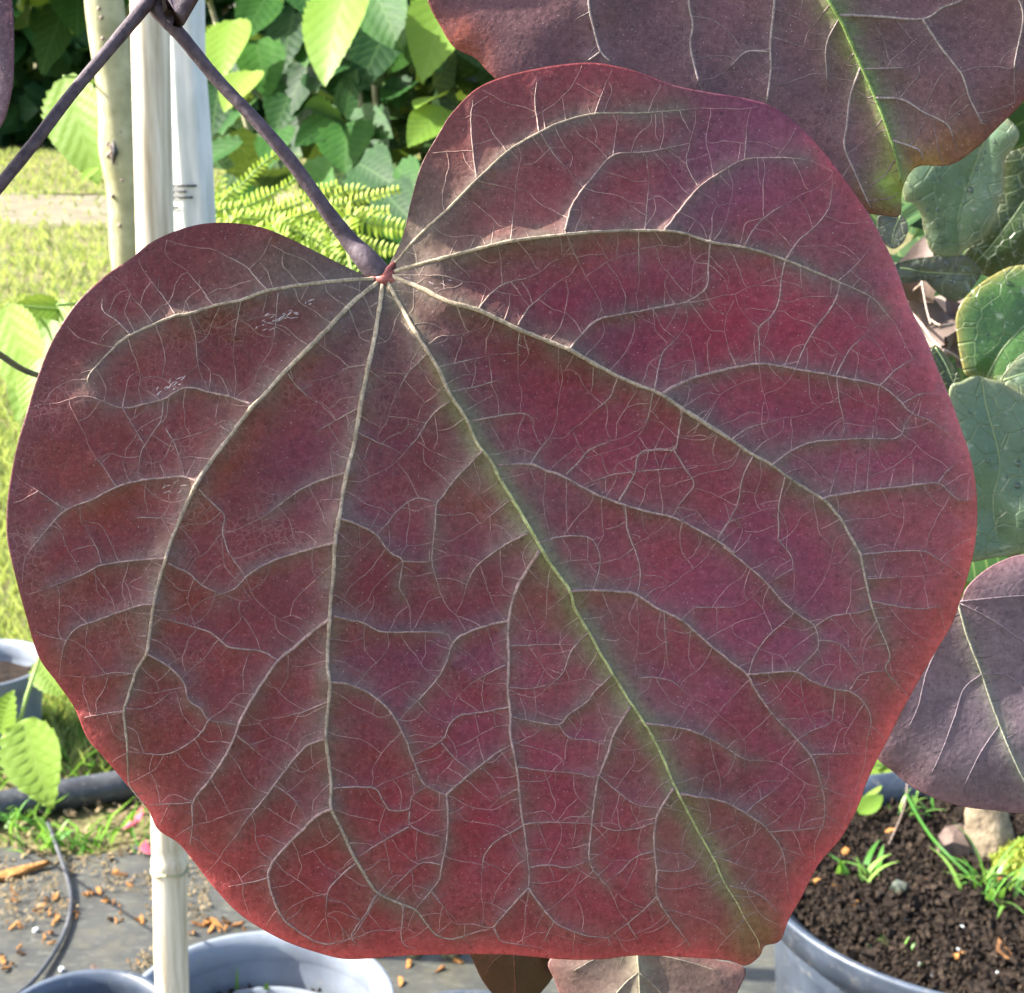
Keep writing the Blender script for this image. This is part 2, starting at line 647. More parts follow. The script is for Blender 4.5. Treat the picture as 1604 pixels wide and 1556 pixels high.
# ------------------------------------------------------------------ distance raster used for relief and pigment of a leaf
class Field:
    def __init__(s, x0, y0, x1, y1, cell=3.0):
        s.x0, s.y0, s.c = x0, y0, cell
        s.nx = int((x1 - x0) / cell) + 2
        s.ny = int((y1 - y0) / cell) + 2
        s.X, s.Y = np.meshgrid(x0 + np.arange(s.nx) * cell, y0 + np.arange(s.ny) * cell)

    def dist(s, polys, reach=130.0, taper=0.0):
        """distance to the lines; with taper the line fades out towards its end"""
        D = np.full((s.ny, s.nx), reach)
        for p in polys:
            m_ = max(1, len(p) - 1)
            for q_, (a, b) in enumerate(zip(p[:-1], p[1:])):
                off = taper * max(0.0, (q_ / m_ - .55) / .45) ** 1.5
                i0 = max(0, int((min(a[0], b[0]) - reach - s.x0) / s.c)); i1 = min(s.nx, int((max(a[0], b[0]) + reach - s.x0) / s.c) + 2)
                j0 = max(0, int((min(a[1], b[1]) - reach - s.y0) / s.c)); j1 = min(s.ny, int((max(a[1], b[1]) + reach - s.y0) / s.c) + 2)
                if i1 <= i0 or j1 <= j0:
                    continue
                X = s.X[j0:j1, i0:i1]; Y = s.Y[j0:j1, i0:i1]
                d = b - a
                L = d @ d + 1e-9
                t = np.clip(((X - a[0]) * d[0] + (Y - a[1]) * d[1]) / L, 0, 1)
                dd = np.hypot(X - a[0] - t * d[0], Y - a[1] - t * d[1]) + off
                D[j0:j1, i0:i1] = np.minimum(D[j0:j1, i0:i1], dd)
        return D

    def stamp(s, D, p, reach=14.0):
        """lower an existing distance raster round a new line"""
        for a, b in zip(p[:-1], p[1:]):
            i0 = max(0, int((min(a[0], b[0]) - reach - s.x0) / s.c)); i1 = min(s.nx, int((max(a[0], b[0]) + reach - s.x0) / s.c) + 2)
            j0 = max(0, int((min(a[1], b[1]) - reach - s.y0) / s.c)); j1 = min(s.ny, int((max(a[1], b[1]) + reach - s.y0) / s.c) + 2)
            if i1 <= i0 or j1 <= j0:
                continue
            X = s.X[j0:j1, i0:i1]; Y = s.Y[j0:j1, i0:i1]
            d = b - a
            t = np.clip(((X - a[0]) * d[0] + (Y - a[1]) * d[1]) / (d @ d + 1e-9), 0, 1)
            D[j0:j1, i0:i1] = np.minimum(D[j0:j1, i0:i1], np.hypot(X - a[0] - t * d[0], Y - a[1] - t * d[1]))

    def get(s, D, x, y):
        i = int((x - s.x0) / s.c + .5); j = int((y - s.y0) / s.c + .5)
        return float(D[j, i]) if 0 <= i < s.nx and 0 <= j < s.ny else 0.0

    def sample(s, A, x, y):
        u = np.clip((np.asarray(x, float) - s.x0) / s.c, 0, s.nx - 1.001)
        v = np.clip((np.asarray(y, float) - s.y0) / s.c, 0, s.ny - 1.001)
        i = u.astype(int); j = v.astype(int)
        fu = u - i; fv = v - j
        return (A[j, i] * (1 - fu) + A[j, i + 1] * fu) * (1 - fv) + (A[j + 1, i] * (1 - fu) + A[j + 1, i + 1] * fu) * fv


def polar_blade(outline, center, na, nr, jag=0.0):
    """star-shaped sheet: returns px points (N,2), faces, radial fraction"""
    o = crom(outline, 3.0, True)
    c = np.asarray(center, float)
    seg = np.linalg.norm(np.roll(o, -1, 0) - o, axis=1)
    cum = np.concatenate([[0], np.cumsum(seg)])
    tt = np.linspace(0, cum[-1], na, endpoint=False)
    oc = np.concatenate([o, o[:1]])
    ox = np.interp(tt, cum, oc[:, 0]); oy = np.interp(tt, cum, oc[:, 1])
    if jag:
        k = 1 + jag * (vnoise(np.arange(na) * .22, np.zeros(na), 3) - .5) * .02
        ox = c[0] + (ox - c[0]) * k; oy = c[1] + (oy - c[1]) * k
    area = np.sum(ox * np.roll(oy, -1) - np.roll(ox, -1) * oy)
    if area > 0:                       # image y points down: make it counter-clockwise seen from the camera
        ox = ox[::-1]; oy = oy[::-1]
    t = np.linspace(0, 1, nr + 1)[1:]
    t = t ** .85
    X = c[0] + (ox[None] - c[0]) * t[:, None]
    Y = c[1] + (oy[None] - c[1]) * t[:, None]
    pts = np.concatenate([[c], np.stack([X.ravel(), Y.ravel()], 1)])
    a = np.arange(na); a2 = (a + 1) % na
    F_ = [(0, 1 + int(i), 1 + int(j)) for i, j in zip(a, a2)]
    for r in range(nr - 1):
        b = 1 + r * na
        F_ += [(int(b + i), int(b + na + i), int(b + na + j), int(b + j)) for i, j in zip(a, a2)]
    fr = np.concatenate([[0], np.repeat(t, na)])
    return pts, F_, fr, np.stack([ox, oy], 1)


def lerp(a, b, t):
    t = np.asarray(t)[..., None]
    return np.asarray(a) * (1 - t) + np.asarray(b) * t


def solid(o, th):
    m = o.modifiers.new('thickness', 'SOLIDIFY')
    m.thickness = th
    m.offset = -1
    return o



# ================================================================== SETTING
def sheet(name, x0, x1, y0, y1, z, mat, n=2, amp=0.0, edge=0.0):
    xs = np.linspace(x0, x1, n); ys = np.linspace(y0, y1, n)
    v = []
    for j, y in enumerate(ys):
        for i, x in enumerate(xs):
            ex = edge * (vnoise(x * 9, y * 9, 5) - .5) if j in (0, n - 1) else 0
            v.append((x, y + ex, z + amp * (vnoise(x * 6, y * 6, 2) - .5)))
    f = [(j * n + i, j * n + i + 1, (j + 1) * n + i + 1, (j + 1) * n + i) for j in range(n - 1) for i in range(n - 1)]
    o = add(name, v, f, mat)
    o['kind'] = 'structure'
    return o


sheet('ground', -220, 220, -60, 400, 0.0, M['ground'], 3)
sheet('path', -14, 6, 10.4, 12.6, .006, M['path'], 40, 0.0, .5)
FAB_Y = at_z(120, 1345, 0).y
_fab = sheet('ground_fabric', -2.2, 1.8, -.6, FAB_Y, .010, M['fabric'], 60, .006, .09)

# rough lawn beyond the fabric: uncountable blades, one object
g = MB()
cnt = 0
def lawn(n, y0, y1, h0, h1, wd):
    for _ in range(n):
        y = y0 * (y1 / y0) ** random.random()
        xl = -.36 * y - .35; xr = .36 * y + .35
        x = random.uniform(xl, xl + (xr - xl) * .62)
        if 10.6 < y < 12.4 and random.random() < .85:
            continue
        if y < FAB_Y + .35 and random.random() < .55:
            continue
        h = random.uniform(h0, h1) * (.6 + .8 * float(vnoise(x * 2.2, y * 2.2, 8)))
        a = random.uniform(0, 6.283); l = random.uniform(.2, .9) * h
        g.blade((x, y, 0), (x + math.cos(a) * l, y + math.sin(a) * l, h), wd * (.6 + .8 * random.random()) * (1 + y * .12),
                (-math.sin(a), math.cos(a), .2), h * .12, random.random() * .6 + .6 * float(vnoise(x * 1.3, y * 1.3, 4)), 2)
lawn(30000, FAB_Y + .27, 5.0, .02, .055, .004)
lawn(30000, 4.0, 17.0, .03, .07, .006)
gr = g.build('lawn_grass', M['grass'], None, 'tint')
tag(gr, 'bright yellow green rough grass lit by the sun', 'grass', kind='stuff')

# weeds and leaf mould along the edge of the fabric
wd_ = MB()
for _ in range(4200):
    y = FAB_Y + (random.uniform(.22, .75) if random.random() < .8 else random.uniform(-.01, .12))
    x = random.uniform(-1.6, .9)
    h = random.uniform(.012, .05) * (1.6 if random.random() < .12 else 1)
    a = random.uniform(0, 6.283); l = random.uniform(.2, 1.4) * h
    wd_.blade((x, y, .002), (x + math.cos(a) * l, y + math.sin(a) * l, h), random.uniform(.0025, .007), (-math.sin(a), math.cos(a), .4),
              h * .2, random.random(), 2)
tag(wd_.build('low_weeds', M['tuft'], None, 'tint'), 'low green weeds and moss behind the black pipe', 'weeds', kind='stuff')
lit = MB()
for _ in range(2600):
    y = FAB_Y + (random.random() ** 1.3) * .42 - .03
    x = random.uniform(-1.5, .6)
    a = random.uniform(0, 6.283); l = random.uniform(.006, .022)
    lit.blade((x, y, .008 + random.random() * .006), (x + math.cos(a) * l, y + math.sin(a) * l, .012 + random.random() * .012), random.uniform(.003, .009),
              (random.uniform(-.4, .4), random.uniform(-.4, .4), 1), .002, random.random(), 2)
for _ in range(2400):
    p = at_z(random.uniform(-40, 330), random.uniform(1350, 1550), .012)
    if float(vnoise(p.x * 14, p.y * 14, 77)) < .52:
        continue
    a = random.uniform(0, 6.283); l = random.uniform(.003, .010)
    lit.blade((p.x, p.y, .0145), (p.x + math.cos(a) * l, p.y + math.sin(a) * l, .016 + random.random() * .003), random.uniform(.0015, .004), (random.uniform(-.5, .5), random.uniform(-.5, .5), 1), .001, random.random(), 2)
tag(lit.build('leaf_litter', M['grit']), 'brown leaf mould and bark crumbs along the fabric edge', 'leaf litter', kind='stuff')

# ================================================================== REDBUD TREE (leaves traced at their own distance)
D0 = 0.197
PX = D0 / F
JUNC = np.array((600.0, 434.0))
OUT_MAIN = [(606, 424), (613, 408), (630, 372), (643, 320), (652, 285), (664, 250), (690, 205), (707, 178), (745, 140), (790, 120), (850, 106), (905, 99), (945, 100),
            (1000, 113), (1050, 132), (1100, 143), (1170, 155), (1215, 170), (1260, 205), (1300, 250), (1340, 305), (1365, 342), (1390, 390), (1406, 425),
            (1425, 480), (1450, 530), (1470, 580), (1490, 628), (1505, 670), (1522, 722), (1530, 775), (1530, 830), (1522, 880), (1506, 935), (1490, 980),
            (1465, 1022), (1440, 1065), (1410, 1120), (1390, 1160), (1373, 1192), (1356, 1230), (1345, 1262), (1318, 1312), (1282, 1355), (1256, 1405),
            (1236, 1440), (1222, 1474), (1198, 1482), (1190, 1498), (1168, 1513), (1140, 1505), (1080, 1500), (1000, 1497), (940, 1503), (880, 1503), (800, 1496),
            (740, 1495), (640, 1497), (551, 1503), (499, 1493), (439, 1471), (379, 1435), (339, 1395), (303, 1349), (279, 1321), (247, 1299), (231, 1267),
            (200, 1231), (163, 1187), (136, 1155), (116, 1108), (88, 1068), (60, 1028), (40, 962), (22, 895), (11, 840), (12, 780), (25, 705), (42, 645), (60, 587),
            (84, 530), (120, 475), (165, 432), (205, 405), (240, 378), (290, 357), (340, 349), (400, 354), (450, 372), (510, 402), (555, 424), (585, 436), (597, 436)]

PRIM = lines('''
8.0 R3 1480,92 1400,96 1330,100 1200,115 1050,140 950,175 850,195 740,230 690,237 620,265 500,320 420,390 350,470 345,500
9.0 R3 1485,105 1440,140 1380,190 1280,295 1200,375 1110,465 1040,545 990,595 940,660 880,740 820,820 775,890 740,960 705,1040 665,1140 645,1210 615,1310 600,1390 R6 585,100 575,160 535,230 500,340 487,390 497,500 502,600 510,680 570,755
9.5 R3 1503,95 1497,150 1488,220 1465,350 1440,460 1415,590 1390,740 1360,860 1335,1010 1315,1130 1310,1250 1300,1330 R6 1296,0 1290,80 1285,200 1295,290 1285,400 1280,500 1290,580 1300,680 1300,770 1340,850 1390,960 1440,1040 R7 90,1050 130,1100 210,1140 275,1165 320,1220 360,1265 420,1280 480,1265
11.0 R4 165,90 180,130 230,220 270,290 320,370 370,450 410,540 455,610 490,670 520,740 575,810 610,880 660,960 720,1060 770,1150 820,1230 880,1310 905,1390 R7 960,80 1010,170 1070,270 1120,350 1180,440 1240,550 1290,670 1340,770 1400,880 1450,970 1490,1060 1540,1140 R8 370,1290 415,1365 425,1400
10.0 R4 165,75 205,90 300,130 400,180 510,210 600,250 680,290 780,330 880,370 960,415 1060,470 1150,510 1240,545 1320,600 1420,665 1510,720 R5 200,895 280,950 370,1005 450,1060 540,1110 620,1170 700,1220 760,1260 820,1330 860,1400 900,1470 R8 780,30 795,110 820,210 850,290 880,370 865,420 900,470
8.5 R0 606,432 620,425 680,408 740,392 800,378 880,368 960,362 1042,362 1075,367 1112,379 1162,387 1197,396 1231,408 1270,423 1316,443 1347,456 1370,470 1386,489
6.0 R2 10,688 20,670 90,590 160,525 235,450 310,380 385,335 450,305 530,285 640,283 750,275
''')
MIDRIB = 3
SEC = lines('''
4 R3 1050,140 1000,85 960,40 890,5
3 R3 830,190 790,130 765,100
3 R3 690,235 660,190 620,135 600,110
2.5 R3 600,265 560,210 530,180
4 R3 510,310 460,260 405,220 400,170
3 R3 945,175 930,260 920,320
2.5 R3 1090,150 1085,230 1075,330
2.5 R3 740,230 765,310 775,400 780,440
5 R3 985,585 900,555 830,540 730,520 640,565 560,585 480,600 370,560
5 R3 775,890 720,870 640,875 550,885 460,910 350,965 260,1000 190,1070 140,1130
3 R3 260,1000 200,960 140,920
4.5 R3 650,1190 560,1195 470,1205 390,1220 320,1255 200,1300
4.5 R3 610,1370 550,1375 470,1400 R6 380,30 300,60 260,110 240,180
3 R3 1130,465 1170,520 1210,555
4 R3 780,920 840,980 880,1020 875,1090 900,1170 950,1240 960,1260
4 R3 660,1210 740,1250 800,1300 870,1330
3.5 R3 1440,430 1370,440 1340,460
3.5 R3 1410,600 1350,630 1290,665 1250,690
4.5 R3 1360,855 1270,880 1180,920 1110,970 1030,1030
5.5 R3 1315,1130 1230,1150 1130,1180 1050,1210 970,1260 920,1310 860,1330
5 R3 1340,1035 1410,1060 1480,1100 R4 140,1120 180,1170 225,1200 215,1300 235,1340
2.5 R3 540,1030 600,1030 690,1035
2.5 R3 455,910 420,850 380,800
2.5 R3 640,570 630,650 560,760 545,840
2.5 R3 650,680 690,750 715,830
2.5 R3 480,600 540,700 570,750
2.5 R3 400,1215 380,1150 350,1100
3.5 R4 325,385 290,420 250,460 215,520
4 R4 415,575 360,610 320,660 290,710 245,765
5 R4 540,770 480,830 430,880 390,940 360,980 355,1060 345,1150 345,1220 370,1310
3 R4 360,970 280,955 210,1000 160,1060 130,1090
3 R4 650,960 600,1000 560,1030
4.5 R4 715,1095 650,1125 580,1170 510,1230 480,1290
7.5 R4 762,1165 720,1230 680,1300 650,1390 R7 640,80 645,190 640,290 650,390 650,480 665,560 680,650 690,760 705,850 715,940 725,1030 720,1080
3.5 R4 365,440 430,425 510,405
3 R4 330,350 370,320 410,315
3.5 R4 420,535 520,515 600,490
4 R4 500,650 580,635 690,620 740,640
6.5 R4 600,825 660,822 730,820 790,845 860,870 930,910 1000,945 1080,975 1180,1005 1290,1030 1370,1070 1460,1120 1530,1170 R8 300,-5 370,50 450,120 500,180 560,230 615,270 630,320 620,360 560,420
3.5 R4 730,820 760,770 800,720
4 R4 870,860 920,810 960,765 1040,730
4 R4 1075,965 1110,910 1140,850 1150,790 1190,765 1290,760 1310,690 1330,610
2.5 R4 1140,850 1060,860 980,885
3.5 R4 1290,760 1330,830 1370,900 1320,970 1285,1025
2.5 R4 1150,850 1240,840 1320,835
4 R4 1600,790 1560,880 1540,980 1470,1110
4 R4 770,1125 850,1105 960,1110 1000,1180 990,1270 970,1310
7 R4 880,1320 960,1315 1060,1320 1140,1330 1200,1370 R8 80,215 150,250 210,300 260,345 330,400 380,440 420,510 480,590 540,650 600,720 630,790 650,870 650,950 640,980
4 R4 1100,985 1110,1080 1140,1160 1160,1240 1150,1330
4 R4 525,212 570,155 630,110 710,90
4 R4 680,275 720,210 780,155
5 R4 885,365 930,310 990,255 1070,235 1180,215 1280,195 1390,180
4 R4 1215,535 1230,450 1250,380 1300,330
3 R4 685,295 680,350 680,390
2.5 R4 840,355 840,430
3 R4 1070,480 1060,510 1040,560 980,610
3 R4 1210,540 1195,620 1180,670
3 R4 225,1200 290,1205 345,1200
3 R4 50,695 120,730 180,755
4 R5 290,205 285,300 275,390 200,445 100,470 0,485
4 R5 595,285 580,360 570,440 545,500 490,555 490,620 490,700
2.5 R5 490,555 460,530
4 R5 820,375 790,460 730,540 680,620 640,715
5 R2 705,575 740,530 790,470 840,435 905,400 1000,395 1060,400
3 R2 790,470 760,410 770,350
3 R2 905,400 910,330
3 R5 430,220 470,150 520,100 580,60
4 R5 600,275 650,200 700,160 770,75 785,0
3 R5 815,360 860,320 910,270
7 R5 100,820 150,790 220,760 290,740 390,715 490,700 580,712 690,730 800,750 900,770 980,790 1040,830 1110,900 1180,930 1240,970
3 R5 400,712 370,650
2.5 R5 235,755 230,690
3.5 R5 800,750 830,690 860,640 900,600
3.5 R5 980,790 1050,720 1120,680
3 R5 1075,860 1140,825 1200,818
2.5 R5 805,755 815,850 835,940 830,1000
3 R5 270,940 300,880
3.5 R5 380,1005 450,960 540,935
4.5 R5 545,1110 610,1060 700,1020 800,1010 900,1005 1050,1000 1080,950 1110,905
6 R5 740,1250 800,1235 920,1215 1060,1200 1210,1185 1260,1220 1300,1250 1350,1250
3.5 R5 1215,1185 1250,1140 1280,1110
2.5 R5 930,1215 935,1110
2.5 R5 775,1240 800,1150
4 R5 180,890 160,1000 145,1050 80,1045 0,1070
4 R5 595,1160 570,1280 570,1390 570,1420 620,1480 630,1550
4 R5 903,1475 1000,1465 1150,1460 1210,1490 1260,1520
3 R5 320,1410 360,1350 400,1330
2.5 R8 800,105 900,100
4 R8 820,185 900,200 990,210 1060,200
4 R8 620,270 680,235 760,225 815,210
3 R8 630,320 700,330 740,370 770,410
5.5 R8 380,440 450,435 550,430 610,465 680,490 740,500 790,540 815,600 800,660
3 R8 740,495 780,440 860,425
3 R8 690,490 680,580 670,610 600,640 560,665
3 R8 600,720 680,718 740,715
5.5 R8 25,612 100,620 180,635 260,670 310,700 370,735 410,740
6 R8 145,858 220,870 280,880 340,905 390,935 450,980 500,1050 515,1110
3 R8 375,925 420,885 470,850
3 R8 460,990 550,985 640,975
3 R8 265,1075 360,1110
3.5 R8 320,1180 400,1200 450,1230 490,1280
3.5 R8 385,440 410,370 450,310 540,230
3 R8 0,450 60,450 120,465 150,490
2.5 R8 200,205 260,205 320,205
2.5 R8 540,70 470,110
3 R8 90,225 95,310 100,370
6 R7 1290,690 1240,770 1220,830 1215,920 1225,1020 1225,1110 1270,1190 1330,1270 1360,1310
3 R7 1225,1112 1170,1170 1110,1220 1040,1270
6.5 R7 1120,370 1060,470 1030,560 995,650 980,740 970,830 960,970 1000,1040 1030,1070
4 R7 955,80 890,150 860,230 810,280
4.5 R7 1050,245 980,310 950,350 880,400 840,440 760,430 660,410
3 R7 645,130 780,125 880,125
3 R7 645,295 740,295 800,280
3 R7 680,605 780,620 900,630 990,650
3.5 R7 705,830 820,822 960,828
3.5 R7 725,1000 800,990 880,1000 960,970
3 R7 840,440 880,490 960,500 1025,520
3 R7 1000,640 1080,710 1150,755 1240,765
3 R7 1225,820 1150,845 1070,855 970,830
3.5 R7 1210,940 1140,960 1090,1010 1060,1035
3 R7 1225,1010 1300,1015 1360,1000 1390,960
5.5 R7 645,30 560,50 490,75 430,110 400,190 370,250 310,320 250,380
5 R6 1310,15 1380,30 R7 70,40 150,75 260,75 390,80 420,110
6 R6 1290,270 1380,285 1470,330 1540,400 R7 235,490 265,570 310,670 395,715
4 R7 645,370 540,390 450,405 410,440 380,500 290,550
3 R7 380,510 430,570 480,610
5.5 R7 395,715 450,670 520,610 600,550 655,520
5 R7 398,718 405,800 400,900 380,1000 370,1050 330,1100 280,1160
4 R6 1300,690 1380,685 1470,690 R7 150,740 180,775 250,770 265,720 310,690
3.5 R7 250,840 180,880 110,920 45,965
3 R7 255,780 255,830 300,860 370,880
4 R7 703,835 640,870 590,900 550,950 540,1010
5 R7 720,1080 660,1145 610,1200 580,1235 530,1230
5 R7 720,1080 770,1150 820,1210 880,1245 960,1270 1030,1275
3 R7 820,1215 780,1290
3 R7 585,1240 620,1290 740,1310
3 R7 1110,1220 1150,1280
3 R7 1030,1275 1050,1310
3 R7 380,990 310,980 260,1010 180,1090
3.5 R7 130,1100 90,1180 40,1260 0,1290
3 R7 230,1150 225,1290 280,1320
3 R7 630,205 560,240 510,270
3 R7 685,690 660,700 610,730
3 R7 340,1095 400,1170
3.5 R6 1285,350 1200,385 1130,405
5 R6 1280,495 1210,520 1150,580 1090,660 1030,740 970,810 930,870
6.5 R6 1300,770 1240,800 1180,860 1110,930 1060,1000 1055,1060 1080,1140 1120,1210 1200,1270 1280,1300 1400,1275
7.5 R6 1292,25 1220,80 1150,140 1090,190 1040,260 990,340 940,430 920,490 880,570 820,660 760,740 755,850 745,910
4 R6 1090,185 1020,150 900,135 830,80 740,50 600,10
4.5 R6 580,165 660,210 720,270 740,340 790,380 820,420 930,440
4 R6 820,420 790,470 730,520 650,555 540,550
3 R6 530,240 440,235 380,250
3.5 R6 490,385 420,395 330,410
3 R6 755,745 680,750 580,755
3.5 R6 1055,1040 980,1060 900,1075
4 R6 1395,985 1340,1030 1290,1090 1280,1170
4 R6 1475,1110 1430,1190 1380,1270 1420,1320
2.5 R6 930,480 1000,540
2.5 R6 1080,680 1140,720 1180,770
3.5 R2 235,450 225,380 220,300 225,250
3.5 R2 390,333 380,250 385,205
3 R2 395,335 430,390 460,420
3 R2 530,285 550,230
4.5 R2 455,578 475,510 520,450 575,390 660,380 740,365
3 R2 575,390 580,350
3 R2 320,603 325,540
3 R2 655,578 665,470
2.5 R2 830,600 850,570
3 R2 455,580 490,660
3 R2 640,578 640,680
3 R2 820,600 810,700
3.5 R2 25,688 110,690 150,690 200,705
''')

fld = Field(-40, 60, 1580, 1560, 3.0)
prim_s = [crom(p, 8) for _, p in PRIM]
sec_s = [crom(p, 8) for _, p in SEC]
dPrim = fld.dist(prim_s, 150)
dRidge = fld.dist(prim_s, 190, 110)
dMid = fld.dist([prim_s[MIDRIB]], 150)
big_s = [p for (w_, _), p in zip(SEC, sec_s) if w_ >= 4.5]
dBig = fld.dist(big_s, 90)
dBigR = fld.dist(big_s, 120, 60)
dSec = fld.dist(sec_s, 60)
oc_ = crom(OUT_MAIN, 10, True)
dEdge = fld.dist([np.concatenate([oc_, oc_[:1]])], 220)


def h_main(x, y):
    """relief of the lamina towards the viewer, metres"""
    x = np.asarray(x, float); y = np.asarray(y, float)
    dp = fld.sample(dRidge, x, y); db = fld.sample(dBigR, x, y); ds = fld.sample(dSec, x, y); de = fld.sample(dEdge, x, y)
    rj = np.hypot(x - JUNC[0], y - JUNC[1])
    fade = np.clip(rj / 110, .6, 1) * np.clip((de - 15) / 130, 0, 1)
    h = 27.0 * np.exp(-dp / 34) * fade + 6.5 * np.exp(-db / 17) + 2.6 * np.exp(-ds / 8)
    left = np.clip((620 - x) / 300, 0, 1) * np.clip((1250 - y) / 250, 0, 1)
    top = np.clip((420 - y) / 150, 0, 1)
    ease = 1 - 1.0 * np.clip(left + top, 0, 1)
    h -= 30 * ease * np.exp(-de / 34)
    h -= 16 * ease * np.exp(-de / 110)
    h -= 26 * np.clip((x - 800) / 700, -.25, 2) ** 2 + 42 * ((y - 850) / 700) ** 2
    h += np.clip((rj - 40) / 260, .15, 1) * 22 * (vnoise(x / 170, y / 170, 1) - .5) + 9 * (vnoise(x / 75, y / 75, 2) - .5) + 2.2 * (vnoise(x / 30, y / 30, 6) - .5)
    h -= 5 * np.exp(-rj / 70)
    return h * PX


def d_main(x, y):
    x = np.asarray(x, float)
    return D0 + .27 * (x - 800) * PX - h_main(x, y)


ZONES = [(180, 620, 260, (.135, .040, .036)), (240, 860, 200, (.150, .036, .036)), (330, 460, 170, (.125, .038, .034)), (480, 690, 130, (.140, .038, .062)),  # last zone here is a magenta gloss sheen put into the colour
         (660, 620, 150, (.115, .022, .040)), (640, 960, 200, (.120, .030, .055)), (700, 780, 130, (.135, .040, .042)), (900, 620, 200, (.135, .024, .046)),
         (1180, 470, 170, (.165, .025, .042)), (1330, 560, 150, (.165, .030, .048)), (1300, 690, 160, (.150, .035, .055)), (1120, 280, 170, (.125, .058, .090)), (930, 240, 160, (.155, .055, .060)),
         (740, 250, 150, (.150, .072, .066)), (860, 150, 120, (.150, .055, .060)), (1200, 900, 200, (.145, .038, .066)), (1000, 780, 150, (.155, .040, .052)),
         (1000, 1050, 200, (.150, .042, .058)), (1250, 1100, 180, (.150, .042, .068)), (860, 1200, 200, (.150, .034, .055)), (620, 1350, 200, (.165, .028, .040)),
         (420, 1150, 200, (.140, .036, .046)), (330, 1000, 150, (.130, .036, .045)), (500, 1420, 170, (.175, .036, .040)), (900, 1380, 170, (.160, .036, .052)), (1180, 1330, 150, (.135, .038, .050)),
         (1380, 900, 150, (.165, .060, .066)), (120, 1040, 150, (.145, .050, .046)), (1300, 330, 140, (.150, .060, .070))]


def pig_main(x, y):
    wsum = np.full(x.shape, 1e-6); c = np.zeros(x.shape + (3,))
    wx = x + 60 * (vnoise(x / 90, y / 90, 21) - .5); wy = y + 60 * (vnoise(x / 90, y / 90, 22) - .5)
    for zx, zy, zr, zc in ZONES:
        g_ = np.exp(-((wx - zx) ** 2 + (wy - zy) ** 2) / (.55 * zr) ** 2)
        wsum += g_; c += g_[..., None] * np.array(zc)
    c /= wsum[..., None]
    lr = np.clip((x - 350) / 900 + (y - 800) / 1600, 0, 1)[..., None]
    c *= np.array((1.12, .60, .58)) * (1 - lr) + np.array((1.34, .78, .95)) * lr
    rj = np.hypot(x - JUNC[0], y - JUNC[1])
    dp = fld.sample(dPrim, x, y); dm = fld.sample(dMid, x, y); db = fld.sample(dBig, x, y); ds = fld.sample(dSec, x, y); de = fld.sample(dEdge, x, y)
    jn = .55 + .9 * vnoise(x / 24, y / 24, 31)
    c = lerp(c, (.085, .062, .044), np.clip(.85 * np.exp(-(rj / 150) ** 2), 0, 1))
    # sinus sides and the top of the left lobe are olive
    lob = np.exp(-((x - 470) / 120) ** 2 - ((y - 415) / 45) ** 2) + np.exp(-((x - 665) / 45) ** 2 - ((y - 330) / 110) ** 2)
    c = lerp(c, (.125, .092, .066), np.clip(.7 * lob, 0, 1))
    c = lerp(c, (.120, .094, .072), np.clip(.90 * np.exp(-dp / 23) * jn, 0, .95))
    c = lerp(c, (.130, .090, .078), np.clip(.75 * np.exp(-db / 18) * jn, 0, .9))
    c = lerp(c, (.150, .085, .080), np.clip(.35 * np.exp(-ds / 7) * jn, 0, .9))
    gm = np.clip((y - 520) / 150, .25, 1)
    c = lerp(c, (.150, .160, .065), np.clip(.92 * np.exp(-(dm / (11 + 5 * gm)) ** 2) * gm * (.7 + .5 * jn), 0, .95))
    c = lerp(c, (.150, .125, .085), np.clip(.55 * np.exp(-dm / 45) * gm * jn, 0, .9))
    # margin: red below and right with its translucent glow painted in, purple-grey at the left
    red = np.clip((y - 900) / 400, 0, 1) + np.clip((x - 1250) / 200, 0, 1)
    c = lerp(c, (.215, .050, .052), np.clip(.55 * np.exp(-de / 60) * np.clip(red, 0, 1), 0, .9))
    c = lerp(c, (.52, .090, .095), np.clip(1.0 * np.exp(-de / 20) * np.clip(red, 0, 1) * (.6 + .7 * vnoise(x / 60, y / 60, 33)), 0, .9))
    c = lerp(c, (.115, .058, .062), np.clip(.6 * np.exp(-de / 30) * np.clip((420 - x) / 250, 0, 1) * np.clip((1100 - y) / 200, 0, 1), 0, .9))
    c = lerp(c, (.17, .11, .05), np.clip(1.0 * np.exp(-(np.hypot(x - 1185, y - 1470) / 45) ** 2), 0, .8))
    # green islands with dark crimson beside the lower midrib
    isl = np.exp(-((x - 1135) / 60) ** 2 - ((y - 1200) / 55) ** 2)
    c = lerp(c, (.075, .02, .022), np.clip(.45 * isl * (vnoise(x / 22, y / 22, 41) > .45), 0, .7))
    return c


def vein_colour(i_, prim, x, y):
    rj = np.hypot(x - JUNC[0], y - JUNC[1])
    near = np.exp(-rj / 330)[..., None]
    c = np.array((.29, .225, .18)) * (1 - near) + np.array((.38, .31, .20)) * near
    if prim == 2:                      # midrib
        gm = (np.clip((y - 600) / 200, 0, 1) * .9)[..., None]
        c = c * (1 - gm) + np.array((.34, .36, .15)) * gm
        tip = np.clip((y - 1380) / 80, 0, 1)[..., None]
        c = c * (1 - tip) + np.array((.52, .40, .22)) * tip
    elif prim == 0:
        c = np.array((.31, .20, .19)) * (1 - near) + np.array((.34, .265, .19)) * near
    return c


tree_xy = at_z(1538, 1328, .428)
tree = empty('redbud_tree', (tree_xy.x, tree_xy.y, .428))
tag(tree, 'young redbud tree with heart-shaped burgundy leaves rooted in the large black pot', 'tree')

